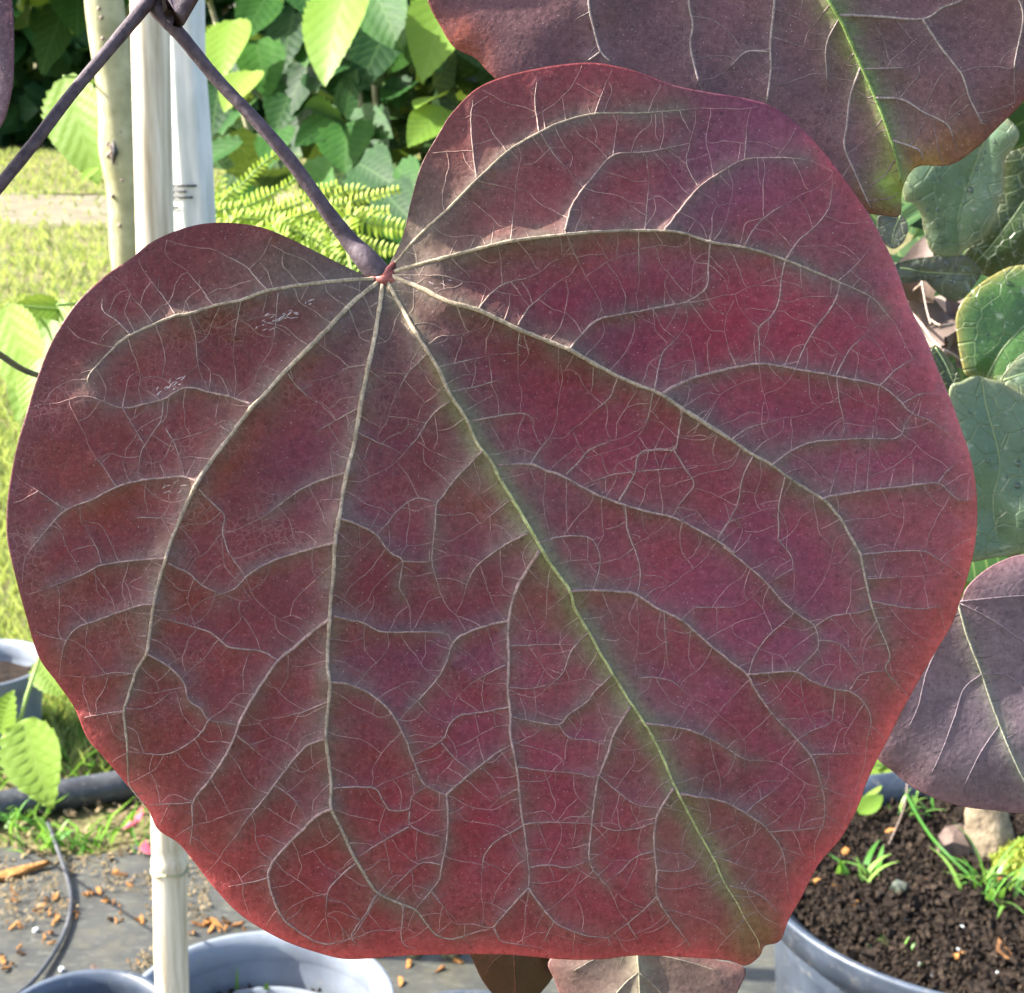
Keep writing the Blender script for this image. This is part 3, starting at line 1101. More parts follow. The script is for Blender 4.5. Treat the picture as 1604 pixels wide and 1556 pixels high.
pts, fc, fr, _ = polar_blade(OUT_MAIN, (760, 880), 1000, 210)
P3 = at(pts[:, 0], pts[:, 1], d_main(pts[:, 0], pts[:, 1]))
junc3 = at(JUNC[0], JUNC[1], float(d_main(*JUNC)))
leaf = add('leaf', P3, fc, M['leaf_main'], tree, True, junc3)
leaf['label'] = 'large heart-shaped burgundy leaf with pale branching veins and a green midrib'
set_uv(leaf.data, pts / 1000.0)
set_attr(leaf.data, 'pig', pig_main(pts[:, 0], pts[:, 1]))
netv = .22 + .78 * np.clip(np.exp(-((pts[:, 0] - 220) / 260) ** 2 - ((pts[:, 1] - 780) / 260) ** 2) * 1.6 + .35 * vnoise(pts[:, 0] / 200, pts[:, 1] / 200, 51), 0, 1)
set_attr(leaf.data, 'net', netv)
solid(leaf, .00022)


def vein_on(leafo, dfun, px, py, r0, r1, prim, cfun, sink=.15, n=7, origin=None):
    p = crom(np.stack([px, py], 1), 5.0)
    m = len(p)
    t = np.linspace(0, 1, m)
    jit = .7 if prim == 0 else .5
    nx = jit * 2 * (vnoise(p[:, 0] / 7, p[:, 1] / 7, 61) - .5); ny = jit * 2 * (vnoise(p[:, 0] / 7, p[:, 1] / 7, 62) - .5)
    x = p[:, 0] + nx; y = p[:, 1] + ny
    r = (r0 + (r1 - r0) * t ** .8) * (.85 + .35 * vnoise(x / 11, y / 11, 63))
    r = r * np.clip((1 - t) / .14, .55, 1)
    d = dfun(x, y) - sink * r * PX
    pt = at(x, y, d)
    mb = MB()
    mb.tube(pt, r * PX, n, True, cfun(prim, x, y) * (.70 + .55 * vnoise(x / 13, y / 13, 64))[:, None], .55)
    o = mb.build('vein', M['vein'], leafo, 'pig')
    return o, x, y


nl_pts = []
for i, (wgt, p) in enumerate(PRIM):
    _, x, y = vein_on(leaf, d_main, p[:, 0], p[:, 1], wgt * (.32 if i == MIDRIB else .40), wgt * (.16 if i == MIDRIB else .22), 2 if i == MIDRIB else 1, lambda q, x, y: vein_colour(0, q, x, y))
    nl_pts.append((x, y, wgt))
for wgt, p in SEC:
    _, x, y = vein_on(leaf, d_main, p[:, 0], p[:, 1], wgt * .36, wgt * .18, 0, lambda q, x, y: vein_colour(0, q, x, y), .05, 6)
    nl_pts.append((x, y, wgt))


def inside(poly, x, y):
    px_, py_ = poly[:, 0], poly[:, 1]
    qx, qy = np.roll(px_, -1), np.roll(py_, -1)
    return bool(np.sum(((py_ > y) != (qy > y)) & (x < (qx - px_) * (y - py_) / (qy - py_ + 1e-12) + px_)) % 2)


def spurs(leafo, dfun, tracks, poly, cfun, dens=1.0, name='vein_net'):
    mb = MB()
    for x, y, wgt in tracks:
        step = (20 if wgt > 5.5 else 30) / dens
        L = np.concatenate([[0], np.cumsum(np.hypot(np.diff(x), np.diff(y)))])
        s_ = step * random.random() + 6
        while s_ < L[-1]:
            i = min(len(x) - 2, int(np.searchsorted(L, s_)))
            tx, ty = x[min(i + 1, len(x) - 1)] - x[i - 1 if i else 0], y[min(i + 1, len(x) - 1)] - y[i - 1 if i else 0]
            a0 = math.atan2(ty, tx) + random.choice((-1, 1)) * R(random.uniform(48, 95))
            ln = random.choice((5, 7, 9, 12, 16, 24)) * random.uniform(.7, 1.3)
            k = max(3, int(ln / 4))
            qx, qy, a = float(x[i]), float(y[i]), a0
            bx, by = [qx], [qy]
            ok = True
            for _ in range(k):
                a += random.uniform(-.30, .30)
                qx += math.cos(a) * ln / k; qy += math.sin(a) * ln / k
                if not inside(poly, qx, qy):
                    ok = False
                    break
                bx.append(qx); by.append(qy)
            s_ += step * random.uniform(.5, 1.6)
            if len(bx) < 3:
                continue
            bx = np.array(bx); by = np.array(by)
            r = np.linspace(1.0, .30, len(bx)) * (1.1 if wgt > 5.5 else .85)
            mb.tube(at(bx, by, dfun(bx, by) - .1 * r * PX), r * PX, 4, False, cfun(0, bx, by) * np.linspace(.85, .45, len(bx))[:, None], .5)
    o = mb.build(name, M['vein'], leafo, 'pig')
    o['kind'] = 'stuff'
    return o


def network(leafo, dfun, fl, D, tracks, ends, edge, cfun, spacing, maxlen, name='vein_net'):
    """thin cross veins that march from vein to vein until they meet another one: a closed net"""
    mb = MB()

    def march(x, y, a, free, limit):
        px_, py_ = [x], [y]
        st = 4.0
        a00 = a
        for k in range(int(limit / st)):
            a = min(a00 + .7, max(a00 - .7, a + random.uniform(-.16, .16)))
            d0 = fl.get(D, x + 9 * math.cos(a), y + 9 * math.sin(a))
            if k * st > max(free, 30) and d0 < 20:
                l_ = fl.get(D, x + 9 * math.cos(a + .6), y + 9 * math.sin(a + .6)); r_ = fl.get(D, x + 9 * math.cos(a - .6), y + 9 * math.sin(a - .6))
                a += .22 if l_ < r_ else -.22
            x += math.cos(a) * st; y += math.sin(a) * st
            px_.append(x); py_.append(y)
            if fl.get(edge, x, y) < 9:
                return (px_, py_) if len(px_) > 7 else None
            if k * st > free and fl.get(D, x, y) < 3.6:
                return px_, py_
        return None

    def emit(res, r0, r1):
        bx = np.array(res[0]); by = np.array(res[1])
        r = np.linspace(r0, r1, len(bx)) * (.8 + .5 * vnoise(bx / 9, by / 9, 65))
        cc = cfun(0, bx, by) * (.62 + .5 * vnoise(bx / 15, by / 15, 66))[:, None]
        mb.tube(at(bx, by, dfun(bx, by) - .05 * r * PX), r * PX, 5, False, cc, .5)
        fl.stamp(D, np.stack([bx, by], 1))

    for x, y, a, r in ends:
        res = march(x, y, a, 10, 170)
        if res:
            emit(res, r, max(.55, r * .7))
    jobs = []
    for x, y, wgt in tracks:
        L = np.concatenate([[0], np.cumsum(np.hypot(np.diff(x), np.diff(y)))])
        for sg in (-1, 1):
            s_ = spacing * random.uniform(.3, 1)
            while s_ < L[-1] - 8:
                i = min(len(x) - 2, int(np.searchsorted(L, s_)))
                jobs.append((float(x[i]), float(y[i]), math.atan2(y[i + 1] - y[i], x[i + 1] - x[i]) + sg * R(random.uniform(55, 88)), wgt))
                s_ += spacing * random.uniform(.6, 1.5)
    random.shuffle(jobs)
    for x, y, a, wgt in jobs:
        res = march(x, y, a, 12, maxlen)
        if res:
            emit(res, 1.15 if wgt > 5 else .95, .7)
    o = mb.build(name, M['vein'], leafo, 'pig')
    o['kind'] = 'stuff'
    return o


dNet = np.minimum(dPrim, dSec)
END = []
for x, y, wgt in nl_pts:
    END.append((float(x[-1]), float(y[-1]), math.atan2(y[-1] - y[-4], x[-1] - x[-4]), wgt * .18))
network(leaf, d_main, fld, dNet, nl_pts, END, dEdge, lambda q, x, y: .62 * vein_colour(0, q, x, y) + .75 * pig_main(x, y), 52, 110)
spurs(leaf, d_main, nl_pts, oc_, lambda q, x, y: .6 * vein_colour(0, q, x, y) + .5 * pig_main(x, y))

# pale scuffs on the left lobe
mb = MB()
for x0, y0, x1, y1, nn in ((404, 514, 482, 478, 26), (240, 618, 280, 596, 16), (620, 440, 700, 448, 8), (255, 770, 280, 755, 8)):
    for _ in range(nn):
        t0 = random.random(); cx_ = x0 + (x1 - x0) * t0 + random.gauss(0, 4); cy_ = y0 + (y1 - y0) * t0 + random.gauss(0, 5)
        ln = random.uniform(4, 13); a = math.atan2(y1 - y0, x1 - x0) + random.gauss(0, .35)
        qx = np.array([cx_, cx_ + math.cos(a) * ln * .5, cx_ + math.cos(a) * ln]); qy = np.array([cy_, cy_ + math.sin(a) * ln * .5 + random.uniform(-1, 1), cy_ + math.sin(a) * ln])
        rr = np.array([.4, random.uniform(.7, 1.3), .3])
        mb.tube(at(qx, qy, d_main(qx, qy) - .1 * rr * PX), rr * PX, 4, False, np.tile(np.array((.50, .40, .38)) * random.uniform(.7, 1.1), (3, 1)), .4)
o = mb.build('scuff_marks', M['vein'], leaf, 'pig'); o['kind'] = 'stuff'

# red callus where the veins meet the stalk, and the stalk itself
mb = MB()
jd = float(d_main(603, 432))
mb.tube(at([585, 593, 601, 608, 614], [437, 438, 440, 433, 424], [jd + .0004, jd - .0003, jd - .0005, jd - .0003, jd + .0004]), np.array([6, 9, 10, 9, 5]) * PX, 10)
for tx_, ty_ in ((566, 442), (576, 456), (597, 466), (615, 462), (630, 446), (622, 424), (618, 412)):
    mb.tube(at([600, (600 + tx_) / 2, tx_], [434, (434 + ty_) / 2, ty_], [jd - .0004, jd - .0004, jd - .0001]), np.array([8, 6, 3]) * PX, 8)
mb.build('leaf_base', M['junction'], leaf)


def petiole(leafo, pl, rads, ds, name='petiole', n=12, mat='petiole', step=6):
    pl = np.array(pl, float)
    q = crom(np.concatenate([pl, np.array(rads, float)[:, None], np.array(ds, float)[:, None] * 1000], 1), step)
    r = q[:, 2] * (1 + .06 * (vnoise(q[:, 0] / 9, q[:, 1] / 9, 71) - .5))
    mb = MB()
    mb.tube(at(q[:, 0], q[:, 1], q[:, 3] / 1000), r * q[:, 3] / 1000 / F, n)
    return mb.build(name, M[mat], leafo)


petiole(leaf, [(240, -40), (243, 4), (252, 22), (285, 58), (340, 125), (400, 188), (455, 252), (510, 328), (548, 378), (575, 408), (597, 433)],
        [15, 15, 13, 11, 10.3, 10.3, 10.8, 11.5, 14.5, 19, 19], [.196, .196, .196, .196, .197, .197, .197, .198, .199, jd + .0004, jd + .0005])


# ---- second leaf type: simpler relief, same builder for the tree's other leaves
def side_leaf(outline, center, veins, depth, tilt, junc, base, edge, midc, mat, label, mid=0, na=520, nr=90, wv=1.0, dens=.8, vcol=(.30, .22, .20), curl=14, midw=20, ridge=8, tipc=None):
    xs = [p[0] for p in outline]; ys = [p[1] for p in outline]
    f2 = Field(min(xs) - 60, min(ys) - 60, max(xs) + 60, max(ys) + 60, 4.0)
    vs = [crom(p, 8) for _, p in veins]
    dv = f2.dist(vs, 90); dm = f2.dist([vs[mid]], 140)
    ol = crom(outline, 10, True)
    de = f2.dist([np.concatenate([ol, ol[:1]])], 160)
    cx, cy = center
    k = depth / F
    sd = (cx * .37) % 9

    def df(x, y):
        x = np.asarray(x, float); y = np.asarray(y, float)
        h = ridge * np.exp(-f2.sample(dm, x, y) / 26) + ridge * .5 * np.exp(-f2.sample(dv, x, y) / 14) - curl * np.exp(-f2.sample(de, x, y) / 30)
        h += 16 * (vnoise(x / 150, y / 150, sd) - .5) + 7 * (vnoise(x / 60, y / 60, sd + 1) - .5)
        return depth + (tilt[0] * (x - cx) + tilt[1] * (y - cy)) * k - h * k

    pts, fc, fr, _ = polar_blade(outline, center, na, nr)
    x, y = pts[:, 0], pts[:, 1]
    j3 = at(junc[0], junc[1], float(df(*junc)))
    o = add('leaf', at(x, y, df(x, y)), fc, M[mat], tree, True, j3)
    o['label'] = label
    set_uv(o.data, pts / 1000.0)
    nz = vnoise(x / 70, y / 70, sd + 3)
    c = lerp(base[0], base[1], nz)
    jn = .6 + .8 * vnoise(x / 22, y / 22, 5)
    c = lerp(c, np.array(base[0]) * .6 + np.array(vcol) * .3, np.clip(.5 * np.exp(-f2.sample(dv, x, y) / 12) * jn, 0, 1))
    c = lerp(c, midc, np.clip(1.0 * np.exp(-f2.sample(dm, x, y) / midw) * jn, 0, .92))
    c = lerp(c, edge, np.clip(.75 * np.exp(-f2.sample(de, x, y) / 22), 0, 1))
    if tipc:
        for (tx, ty, tr, tcol) in tipc:
            c = lerp(c, tcol, np.clip(np.exp(-(np.hypot(x - tx, y - ty) / tr) ** 2) * jn, 0, .9))
    set_attr(o.data, 'pig', c)
    set_attr(o.data, 'net', .4 + .4 * nz)
    solid(o, .00022)
    tr = []
    for i, (wgt, p) in enumerate(veins):
        q = crom(p, 6.0)
        t = np.linspace(0, 1, len(q))
        r = wgt * wv * (.42 - .2 * t)
        xx = q[:, 0] + .8 * (vnoise(q[:, 0] / 7, q[:, 1] / 7, 61) - .5); yy = q[:, 1]
        cc = np.tile(np.array(midc) * 1.5 if i == mid else np.array(vcol), (len(q), 1))
        mb = MB()
        mb.tube(at(xx, yy, df(xx, yy) - .1 * r * k), r * k, 6, True, cc * (.75 + .5 * vnoise(xx / 13, yy / 13, 64))[:, None], .55)
        mb.build('vein', M['vein'], o, 'pig')
        tr.append((xx, yy, wgt))
    global PX
    keep = PX; PX = k
    spurs(o, df, tr, ol, lambda q, x, y: np.tile(np.array(vcol) * .8, (len(x), 1)), dens)
    if na > 500:
        en = [(float(a_[-1]), float(b_[-1]), math.atan2(b_[-1] - b_[-4], a_[-1] - a_[-4]), w_ * .16) for a_, b_, w_ in tr]
        network(o, df, f2, dv.copy(), tr, en, de, lambda q, x, y: np.tile(np.array(vcol) * .55 + np.array(base[1]) * .5, (len(x), 1)), 58, 105)
    PX = keep
    return o, df


OUT_TOP = [(668, -5), (690, 42), (712, 75), (745, 92), (770, 118), (850, 190), (980, 240), (1120, 270), (1240, 300), (1340, 330), (1385, 338), (1410, 337), (1413, 300), (1425, 272), (1443, 260),
           (1490, 258), (1530, 232), (1566, 197), (1604, 158), (1650, 90), (1680, -10), (1670, -140), (1600, -270), (1480, -350), (1330, -370), (1215, -320), (1170, -250),
           (1090, -340), (950, -370), (800, -320), (690, -210), (655, -90)]
VT = lines('''
10 R2 915,-400 1000,-230 1060,-110 1115,0 1150,60 1190,150 1230,240 1265,330 1285,400 1298,455
7 R2 915,-400 760,-300 620,-170 540,-60 515,0 530,80 545,130 570,155
4 R2 545,130 515,150
7 R2 915,-400 830,-240 775,-100 765,0 775,60 770,120 790,205
7 R2 1000,-230 985,-110 980,0 970,100 970,180 960,255
4 R2 968,130 910,130 870,165
3.5 R2 1140,50 1110,110 1110,200
6 R2 1140,38 1240,42 1350,48 1400,20 1450,0 1500,-40
5 R2 1350,48 1390,110 1420,150 1450,190 1470,250 1500,310
5 R2 1195,170 1170,240 1160,320 1155,370 1180,430 1220,520
3.5 R2 1200,173 1300,170
5 R2 1233,245 1300,250 1350,280 1410,310 1425,340
5 R2 1270,350 1340,375 1350,400
5 R2 1400,-60 1590,0 1580,170
7 R2 915,-400 1200,-330 1420,-220 1560,-100
''')
side_leaf(OUT_TOP, (1190, -20), VT, .226, (.02, .10), (1172, -250), ((.082, .044, .047), (.118, .056, .060)), (.15, .04, .035), (.105, .155, .045), 'leaf_back',
          'dark purple leaf with a bright green midrib behind the large burgundy leaf', 0, 620, 110, 1.0, 1.0, (.27, .22, .20), 12, 17, 9,
          [(1405, 290, 38, (.17, .26, .04)), (1500, 240, 50, (.16, .075, .035)), (720, 70, 40, (.26, .07, .04)), (1450, 255, 26, (.22, .13, .04))])
OUT_GREY = [(1506, 942), (1514, 922), (1535, 900), (1566, 880), (1610, 868), (1700, 872), (1790, 920), (1850, 1000), (1860, 1090), (1810, 1190), (1730, 1250), (1640, 1276), (1560, 1270),
            (1500, 1262), (1440, 1240), (1395, 1206), (1370, 1180), (1372, 1120), (1410, 1050), (1460, 985), (1495, 950)]
VG = lines('''
7 R8 1120,190 1150,300 1200,430 1240,550 1290,680 1340,790 1390,880
4.5 R8 1125,185 1220,175 1340,165 1450,170 1560,200
5 R8 1128,192 1240,250 1340,320 1480,420 1580,560
4.5 R8 1115,200 1050,340 1010,430 980,550 950,620
4 R8 1203,438 1140,490 1110,580 1070,690 1030,780
4 R8 1262,620 1200,710 1140,830
4 R8 1203,438 1280,440 1340,480 1440,600
''')
side_leaf(OUT_GREY, (1610, 1080), VG, .245, (.10, .0), (1506, 944), ((.125, .092, .108), (.165, .120, .135)), (.20, .10, .11), (.20, .20, .15), 'leaf_grey',
          'grey purple heart-shaped leaf hanging above the soil of the large pot', 0, 420, 80, .7, .4, (.21, .165, .185), 8, 9, 2)
OUT_LEFT = [(-10, -140), (10, -60), (20, 20), (22, 80), (20, 130), (12, 170), (2, 195), (-30, 235), (-110, 260), (-210, 200), (-250, 60), (-220, -90), (-130, -170), (-60, -175)]
VL = lines('''
6 R0 -60,-170 -80,-60 -95,60 -105,180 -108,240
4 R0 -60,-170 -20,-80 -5,20 0,100
4 R0 -80,-60 -40,20 -20,110
''')
side_leaf(OUT_LEFT, (-110, 40), VL, .185, (-.2, 0), (-60, -172), ((.075, .04, .055), (.16, .12, .14)), (.09, .03, .04), (.2, .17, .14), 'leaf_back',
          'dark purple leaf edge hanging beside the knobbly sapling trunk', 0, 240, 50, 1.0, 1.0, (.3, .24, .24), 10)
OUT_PALE = [(995, 1440), (1060, 1470), (1110, 1500), (1165, 1515), (1160, 1545), (1130, 1590), (1080, 1640), (1000, 1680), (930, 1640), (890, 1590), (868, 1535), (860, 1505), (900, 1470)]
VP = lines('''
5 R0 998,1445 999,1500 1001,1524 1002,1570 1002,1650
4 R0 1000,1524 975,1545 940,1590
4 R0 1001,1524 1030,1550 1070,1600
3 R0 999,1490 940,1500 900,1520
3 R0 999,1490 1070,1505 1120,1520
''')
side_leaf(OUT_PALE, (1005, 1550), VP, .26, (0, -.2), (998, 1445), ((.075, .052, .044), (.115, .075, .062)), (.16, .075, .065), (.2, .18, .12), 'leaf_grey',
          'pale brownish leaf peeping out under the lower edge of the burgundy leaf', 0, 220, 40, .8, .6, (.3, .26, .2), 8)
OUT_YOUNG = [(735, 1450), (760, 1440), (820, 1440), (862, 1460), (878, 1490), (872, 1520), (850, 1552), (815, 1580), (785, 1570), (758, 1540), (742, 1508), (730, 1480)]
VY = lines('''
3 R0 800,1445 805,1500 808,1570
2 R0 803,1480 770,1510 760,1530
2 R0 803,1480 840,1510 850,1530
''')
yl, _ = side_leaf(OUT_YOUNG, (805, 1505), VY, .27, (0, .1), (800, 1445), ((.05, .014, .012), (.075, .02, .014)), (.05, .012, .01), (.06, .02, .015), 'leaf_back',
                  'small glossy dark red young leaf under the burgundy leaf', 0, 160, 30, .5, .3, (.05, .02, .016), 6, 14, 1)
yl.data.materials[0] = M['young']

# twig the stalks hang from; it arches over to the trunk in the big pot
N1 = V(240, -45, .196)
tp = tree.location
twig_pts = [np.array(N1) + np.array((-.045, .02, .045)), np.array(N1) + np.array((-.012, .004, .012)), np.array(N1), np.array(N1) + np.array((.02, .03, .03)), np.array((.10, .55, 1.60)), np.array((.34, .95, 1.62)),
            np.array((tp.x * .98, tp.y * .98, 1.50))]
tw = crom(np.array(twig_pts), .02)
mb = MB(); mb.tube(tw, np.linspace(.0011, .0065, len(tw)), 8)
mb.build('twig', M['petiole'], tree)
petiole(tree, [(244, -42), (237, -6), (215, 24), (165, 84), (110, 150), (55, 222), (0, 290), (-70, 375), (-130, 440)], [12, 11.5, 11, 10, 9.5, 10, 10, 10, 10], [.196, .195, .194, .192, .190, .188, .187, .185, .184])
# the leaf this second stalk carries, left of the picture
OUT_OFF = [(-130, 445), (-70, 470), (-60, 560), (-90, 680), (-170, 800), (-300, 860), (-430, 790), (-480, 640), (-430, 500), (-330, 420), (-220, 420)]
VO = lines('''
6 R0 -132,448 -190,560 -250,700 -298,850
4 R0 -132,448 -110,560 -110,660
4 R0 -132,448 -280,480 -400,560
''')
side_leaf(OUT_OFF, (-260, 620), VO, .184, (0, 0), (-132, 448), ((.10, .04, .05), (.13, .05, .06)), (.15, .05, .05), (.15, .14, .08), 'leaf_back',
          'burgundy leaf carried by the stalk that passes in front of the sapling trunk', 0, 200, 40)
petiole(tree, [(1172, -252), (1150, -300), (1100, -380)], [12, 12, 12], [.226, .23, .24])
# trunk
def trunk_pts():
    b = np.array((tp.x, tp.y, tp.z - .05))
    return crom(np.array([b, b + (.004, .0, .07), b + (-.006, .01, .3), b + (.006, .0, .7), b + (0, 0, 1.12)]), .012)
tk = trunk_pts()
zz = tk[:, 2] - tp.z
rad = .0155 + .018 * np.exp(-np.clip(zz, 0, 9) / .035) - .004 * zz
mb = MB(); mb.tube(tk, rad, 18)
vv = np.array(mb.v)
vv[:, 0] += .008 * (vnoise(vv[:, 2] * 60, vv[:, 1] * 90, 3) - .5); vv[:, 1] += .008 * (vnoise(vv[:, 2] * 60, vv[:, 0] * 90, 4) - .5)
mb.v = list(vv)
mb.build('trunk', M['redbark'], tree)
# branchlet behind the big leaf that carries the lower leaves
bl = crom(np.array([tk[int(len(tk) * .62)], at(1560, 600, 1.2), at(1440, 740, .55), at(1330, 860, .30), at(1100, 1200, .285), at(900, 1330, .28)]), .012)
mb = MB(); mb.tube(bl, np.linspace(.004, .0012, len(bl)), 7)
mb.build('twig', M['petiole'], tree)
for pl, ds in (([(1506, 944), (1450, 900), (1340, 862)], [.246, .26, .298]), ([(998, 1445), (1010, 1380), (1040, 1250)], [.262, .275, .284]), ([(800, 1445), (830, 1390), (902, 1328)], [.271, .275, .280])):
    petiole(tree, pl, [5, 5, 5], ds, n=7)

# ================================================================== POTS, STAKE, PIPES
def lathe(mb, cx, cy, prof, n=64):
    b0 = len(mb.v)
    m = len(prof)
    for r, z in prof:
        for k in range(n):
            a = 2 * math.pi * k / n
            mb.v.append((cx + r * math.cos(a), cy + r * math.sin(a), z))
    for i in range(m - 1):
        for k in range(n):
            k2 = (k + 1) % n
            mb.f.append((b0 + i * n + k, b0 + i * n + k2, b0 + (i + 1) * n + k2, b0 + (i + 1) * n + k))


def disc(cx, cy, r, z, amp, seed, nr=22, na=64):
    v = [(cx, cy, z)]; f = []
    for i in range(1, nr + 1):
        for k in range(na):
            a = 2 * math.pi * k / na; rr = r * i / nr
            x = cx + rr * math.cos(a); y = cy + rr * math.sin(a)
            hz = amp * (float(vnoise(x * 22, y * 22, seed)) - .5) * 2 + amp * .6 * (float(vnoise(x * 70, y * 70, seed + 1)) - .5) * 2
            v.append((x, y, z + hz - .006 * (i / nr) ** 3))
    for k in range(na):
        f.append((0, 1 + k, 1 + (k + 1) % na))
    for i in range(nr - 1):
        b = 1 + i * na
        for k in range(na):
            k2 = (k + 1) % na
            f.append((b + k, b + na + k, b + na + k2, b + k2))
    return v, f


SEED_ = 0


def crumbs(cx, cy, r, z, n, s0, s1, mat, parent, name='soil_crumbs', x0=-1e9):
    mb = MB()
    tet = np.array([(1, 0, -.5), (-.5, .87, -.5), (-.5, -.87, -.5), (0, 0, .9), (.6, .5, .4)])
    for _ in range(n):
        a = random.uniform(0, 6.283); rr = r * math.sqrt(random.random())
        x = cx + rr * math.cos(a); y = cy + rr * math.sin(a)
        s_ = random.uniform(s0, s1) * (1 if random.random() < .85 else 1.8)
        rot = np.array(Matrix.Rotation(random.uniform(0, 6.28), 3, Vector((random.random() - .5, random.random() - .5, random.random() - .5 + .01)).normalized()))
        b0 = len(mb.v)
        zz = z + s_ * .2 + .010 * (float(vnoise(x * 22, y * 22, SEED_)) - .5) + .003
        for t in tet * rng.uniform(.6, 1.3, (5, 1)):
            mb.v.append(np.array((x, y, zz)) + rot @ t * s_)
        mb.f += [(b0, b0 + 1, b0 + 2), (b0, b0 + 4, b0 + 1), (b0 + 1, b0 + 3, b0 + 2), (b0 + 2, b0 + 3, b0), (b0, b0 + 3, b0 + 4), (b0 + 1, b0 + 4, b0 + 3)]
    o = mb.build(name, mat, parent, smooth=False)
    o['kind'] = 'stuff'
    return o


def pot(px, py, z, apx, rb, mat, label, soil_drop, nsoil=1500, soil=M['soil'], lip=.012, hole=None):
    c = at_z(px, py, z)
    depth = (np.array(c) - C0) @ FW
    r = apx * depth / F
    root = empty('plant_pot', (c.x, c.y, 0.012))
    tag(root, label, 'plant pot')
    w_ = .0028
    mb = MB()
    lathe(mb, c.x, c.y, [(r * rb * .2, .013), (r * rb, .014), (r * rb + .003, .02), (r * .985 - lip, z - .034), (r * .985 - lip + .001, z - .032)])
    lathe(mb, c.x, c.y, [(r - lip - w_, z - .03), (r * rb - w_, .022), (r * rb * .2, .020)])
    mb.build('body', mat, root)
    mb = MB()
    lathe(mb, c.x, c.y, [(r - lip - w_ + .0005, z - .034), (r - lip * .75, z - .033), (r - lip * .35, z - .030), (r - .0035, z - .012), (r - .0005, z - .003), (r, z), (r - .001, z + .0016), (r - .004, z + .002),
                         (r - .007, z + .0008), (r - lip - .003, z - .010), (r - lip - w_, z - .030)], 96)
    mb.build('rim', mat, root)
    zs = z - soil_drop
    rs = (r - lip - w_) * (1 - (1 - rb) * soil_drop / z) + .001
    v, f = disc(c.x, c.y, rs, zs, .005, int(px))
    add('soil', v, f, soil, root)
    if nsoil:
        global SEED_
        SEED_ = int(px)
        crumbs(c.x, c.y, rs * .97, zs, nsoil, .0010, .0042, M['crumb'] if soil is M['soil'] else M['grit'], root)
    return root, c, r, zs


BIG, cb, rb_, zsb = pot(1560, 1372, .45, 378, .78, M['pot'], 'large black plastic pot full of dark soil with grass tufts', .022, 9000, lip=.018)
P2, c2, r2, zs2 = pot(405, 1571, .25, 213, .72, M['pot_grey'], 'blue grey plastic pot with low soil behind the bamboo stake', .055, 500)
P3_, c3, r3, zs3 = pot(130, 1592, .45, 132, .8, M['pot'], 'narrow black pot rim in front of the blue grey pot', .03, 300, lip=.006)
# inner ring left by an old soil level in the grey pot
mb = MB(); rr = r2 * .74
lathe(mb, c2.x, c2.y, [(rr - .006, zs2 - .004), (rr - .003, zs2 + .006), (rr, zs2 + .007), (rr + .002, zs2 - .004)], 72)
mb.build('inner_ring', M['pot_grey'], P2)
# pebbly pot beside it, almost hidden below the big leaf
P4, c4, r4, zs4 = pot(730, 1650, .20, 175, .75, M['pot'], 'black pot topped with brown grit under the burgundy leaf', .01, 2600, M['grit'])
# pale rim of a pot on the grass, far left
P5, c5, r5, zs5 = pot(-30, 1040, .16, 105, .75, M['pot_grey'], 'pale blue grey pot standing in the grass by the lime leaves', .03, 0)

# bits lying on the soil of the big pot
def soil_pt(px, py, dz=0.0):
    p = at_z(px, py, zsb)
    return Vector((p.x, p.y, zsb + dz))


def tuft(px, py, n, l0, l1, label, mat, wd, root_z=None, up=.8, cat='grass', name='grass_tuft', group=None, spread=.012, base=None, bend=.15):
    b = base or soil_pt(px, py)
    root = empty(name, b)
    tag(root, label, cat, group)
    for i in range(n):
        a = random.uniform(0, 6.283); l = random.uniform(l0, l1); u = random.uniform(.15, up)
        s_ = Vector((random.gauss(0, spread), random.gauss(0, spread), -.003)) + b
        t_ = s_ + Vector((math.cos(a) * l * (1 - u * .6), math.sin(a) * l * (1 - u * .6), l * u + .004))
        mb = MB()
        mb.blade(s_, t_, wd * random.uniform(.6, 1.2), Vector((-math.cos(a) * .5, -math.sin(a) * .5, .85)), l * bend, random.random(), 6)
        mb.build('blade', mat, root, 'tint')
    return root


tuft(1552, 1402, 30, .03, .085, 'green grass tuft with long arching blades near the pot rim', M['tuft'], .0042)
tuft(1350, 1375, 14, .025, .055, 'green grass tuft beside the burgundy leaf edge in the big pot', M['tuft'], .0055)
tuft(1435, 1272, 16, .02, .045, 'small grass tuft under the grey purple leaf', M['tuft'], .0035)
tuft(1397, 1485, 9, .006, .014, 'tiny moss cushion on bare soil near the rim', M['tuft'], .002, cat='moss', name='moss_cushion')
# long grass blade lying across the soil
mb = MB()
mb.tube(crom(np.array([soil_pt(1418, 1272, .02), soil_pt(1440, 1320, .024), soil_pt(1470, 1358, .022), soil_pt(1530, 1392, .006)]), .004), .0026, 6, flat=.4)
mb.build('grass_stalk', M['tuft'])
tag(bpy.data.objects['grass_stalk'], 'long green stalk lying across the dark soil', 'stalk')
mb = MB()
mb.tube(crom(np.array([soil_pt(1419, 1215, .03), soil_pt(1418, 1270, .02), soil_pt(1410, 1295, .012), soil_pt(1392, 1328, .004)]), .004), .0007, 5)
mb.build('dry_root', M['twig'])
tag(bpy.data.objects['dry_root'], 'thin pale dry stem curling over the soil', 'stem')
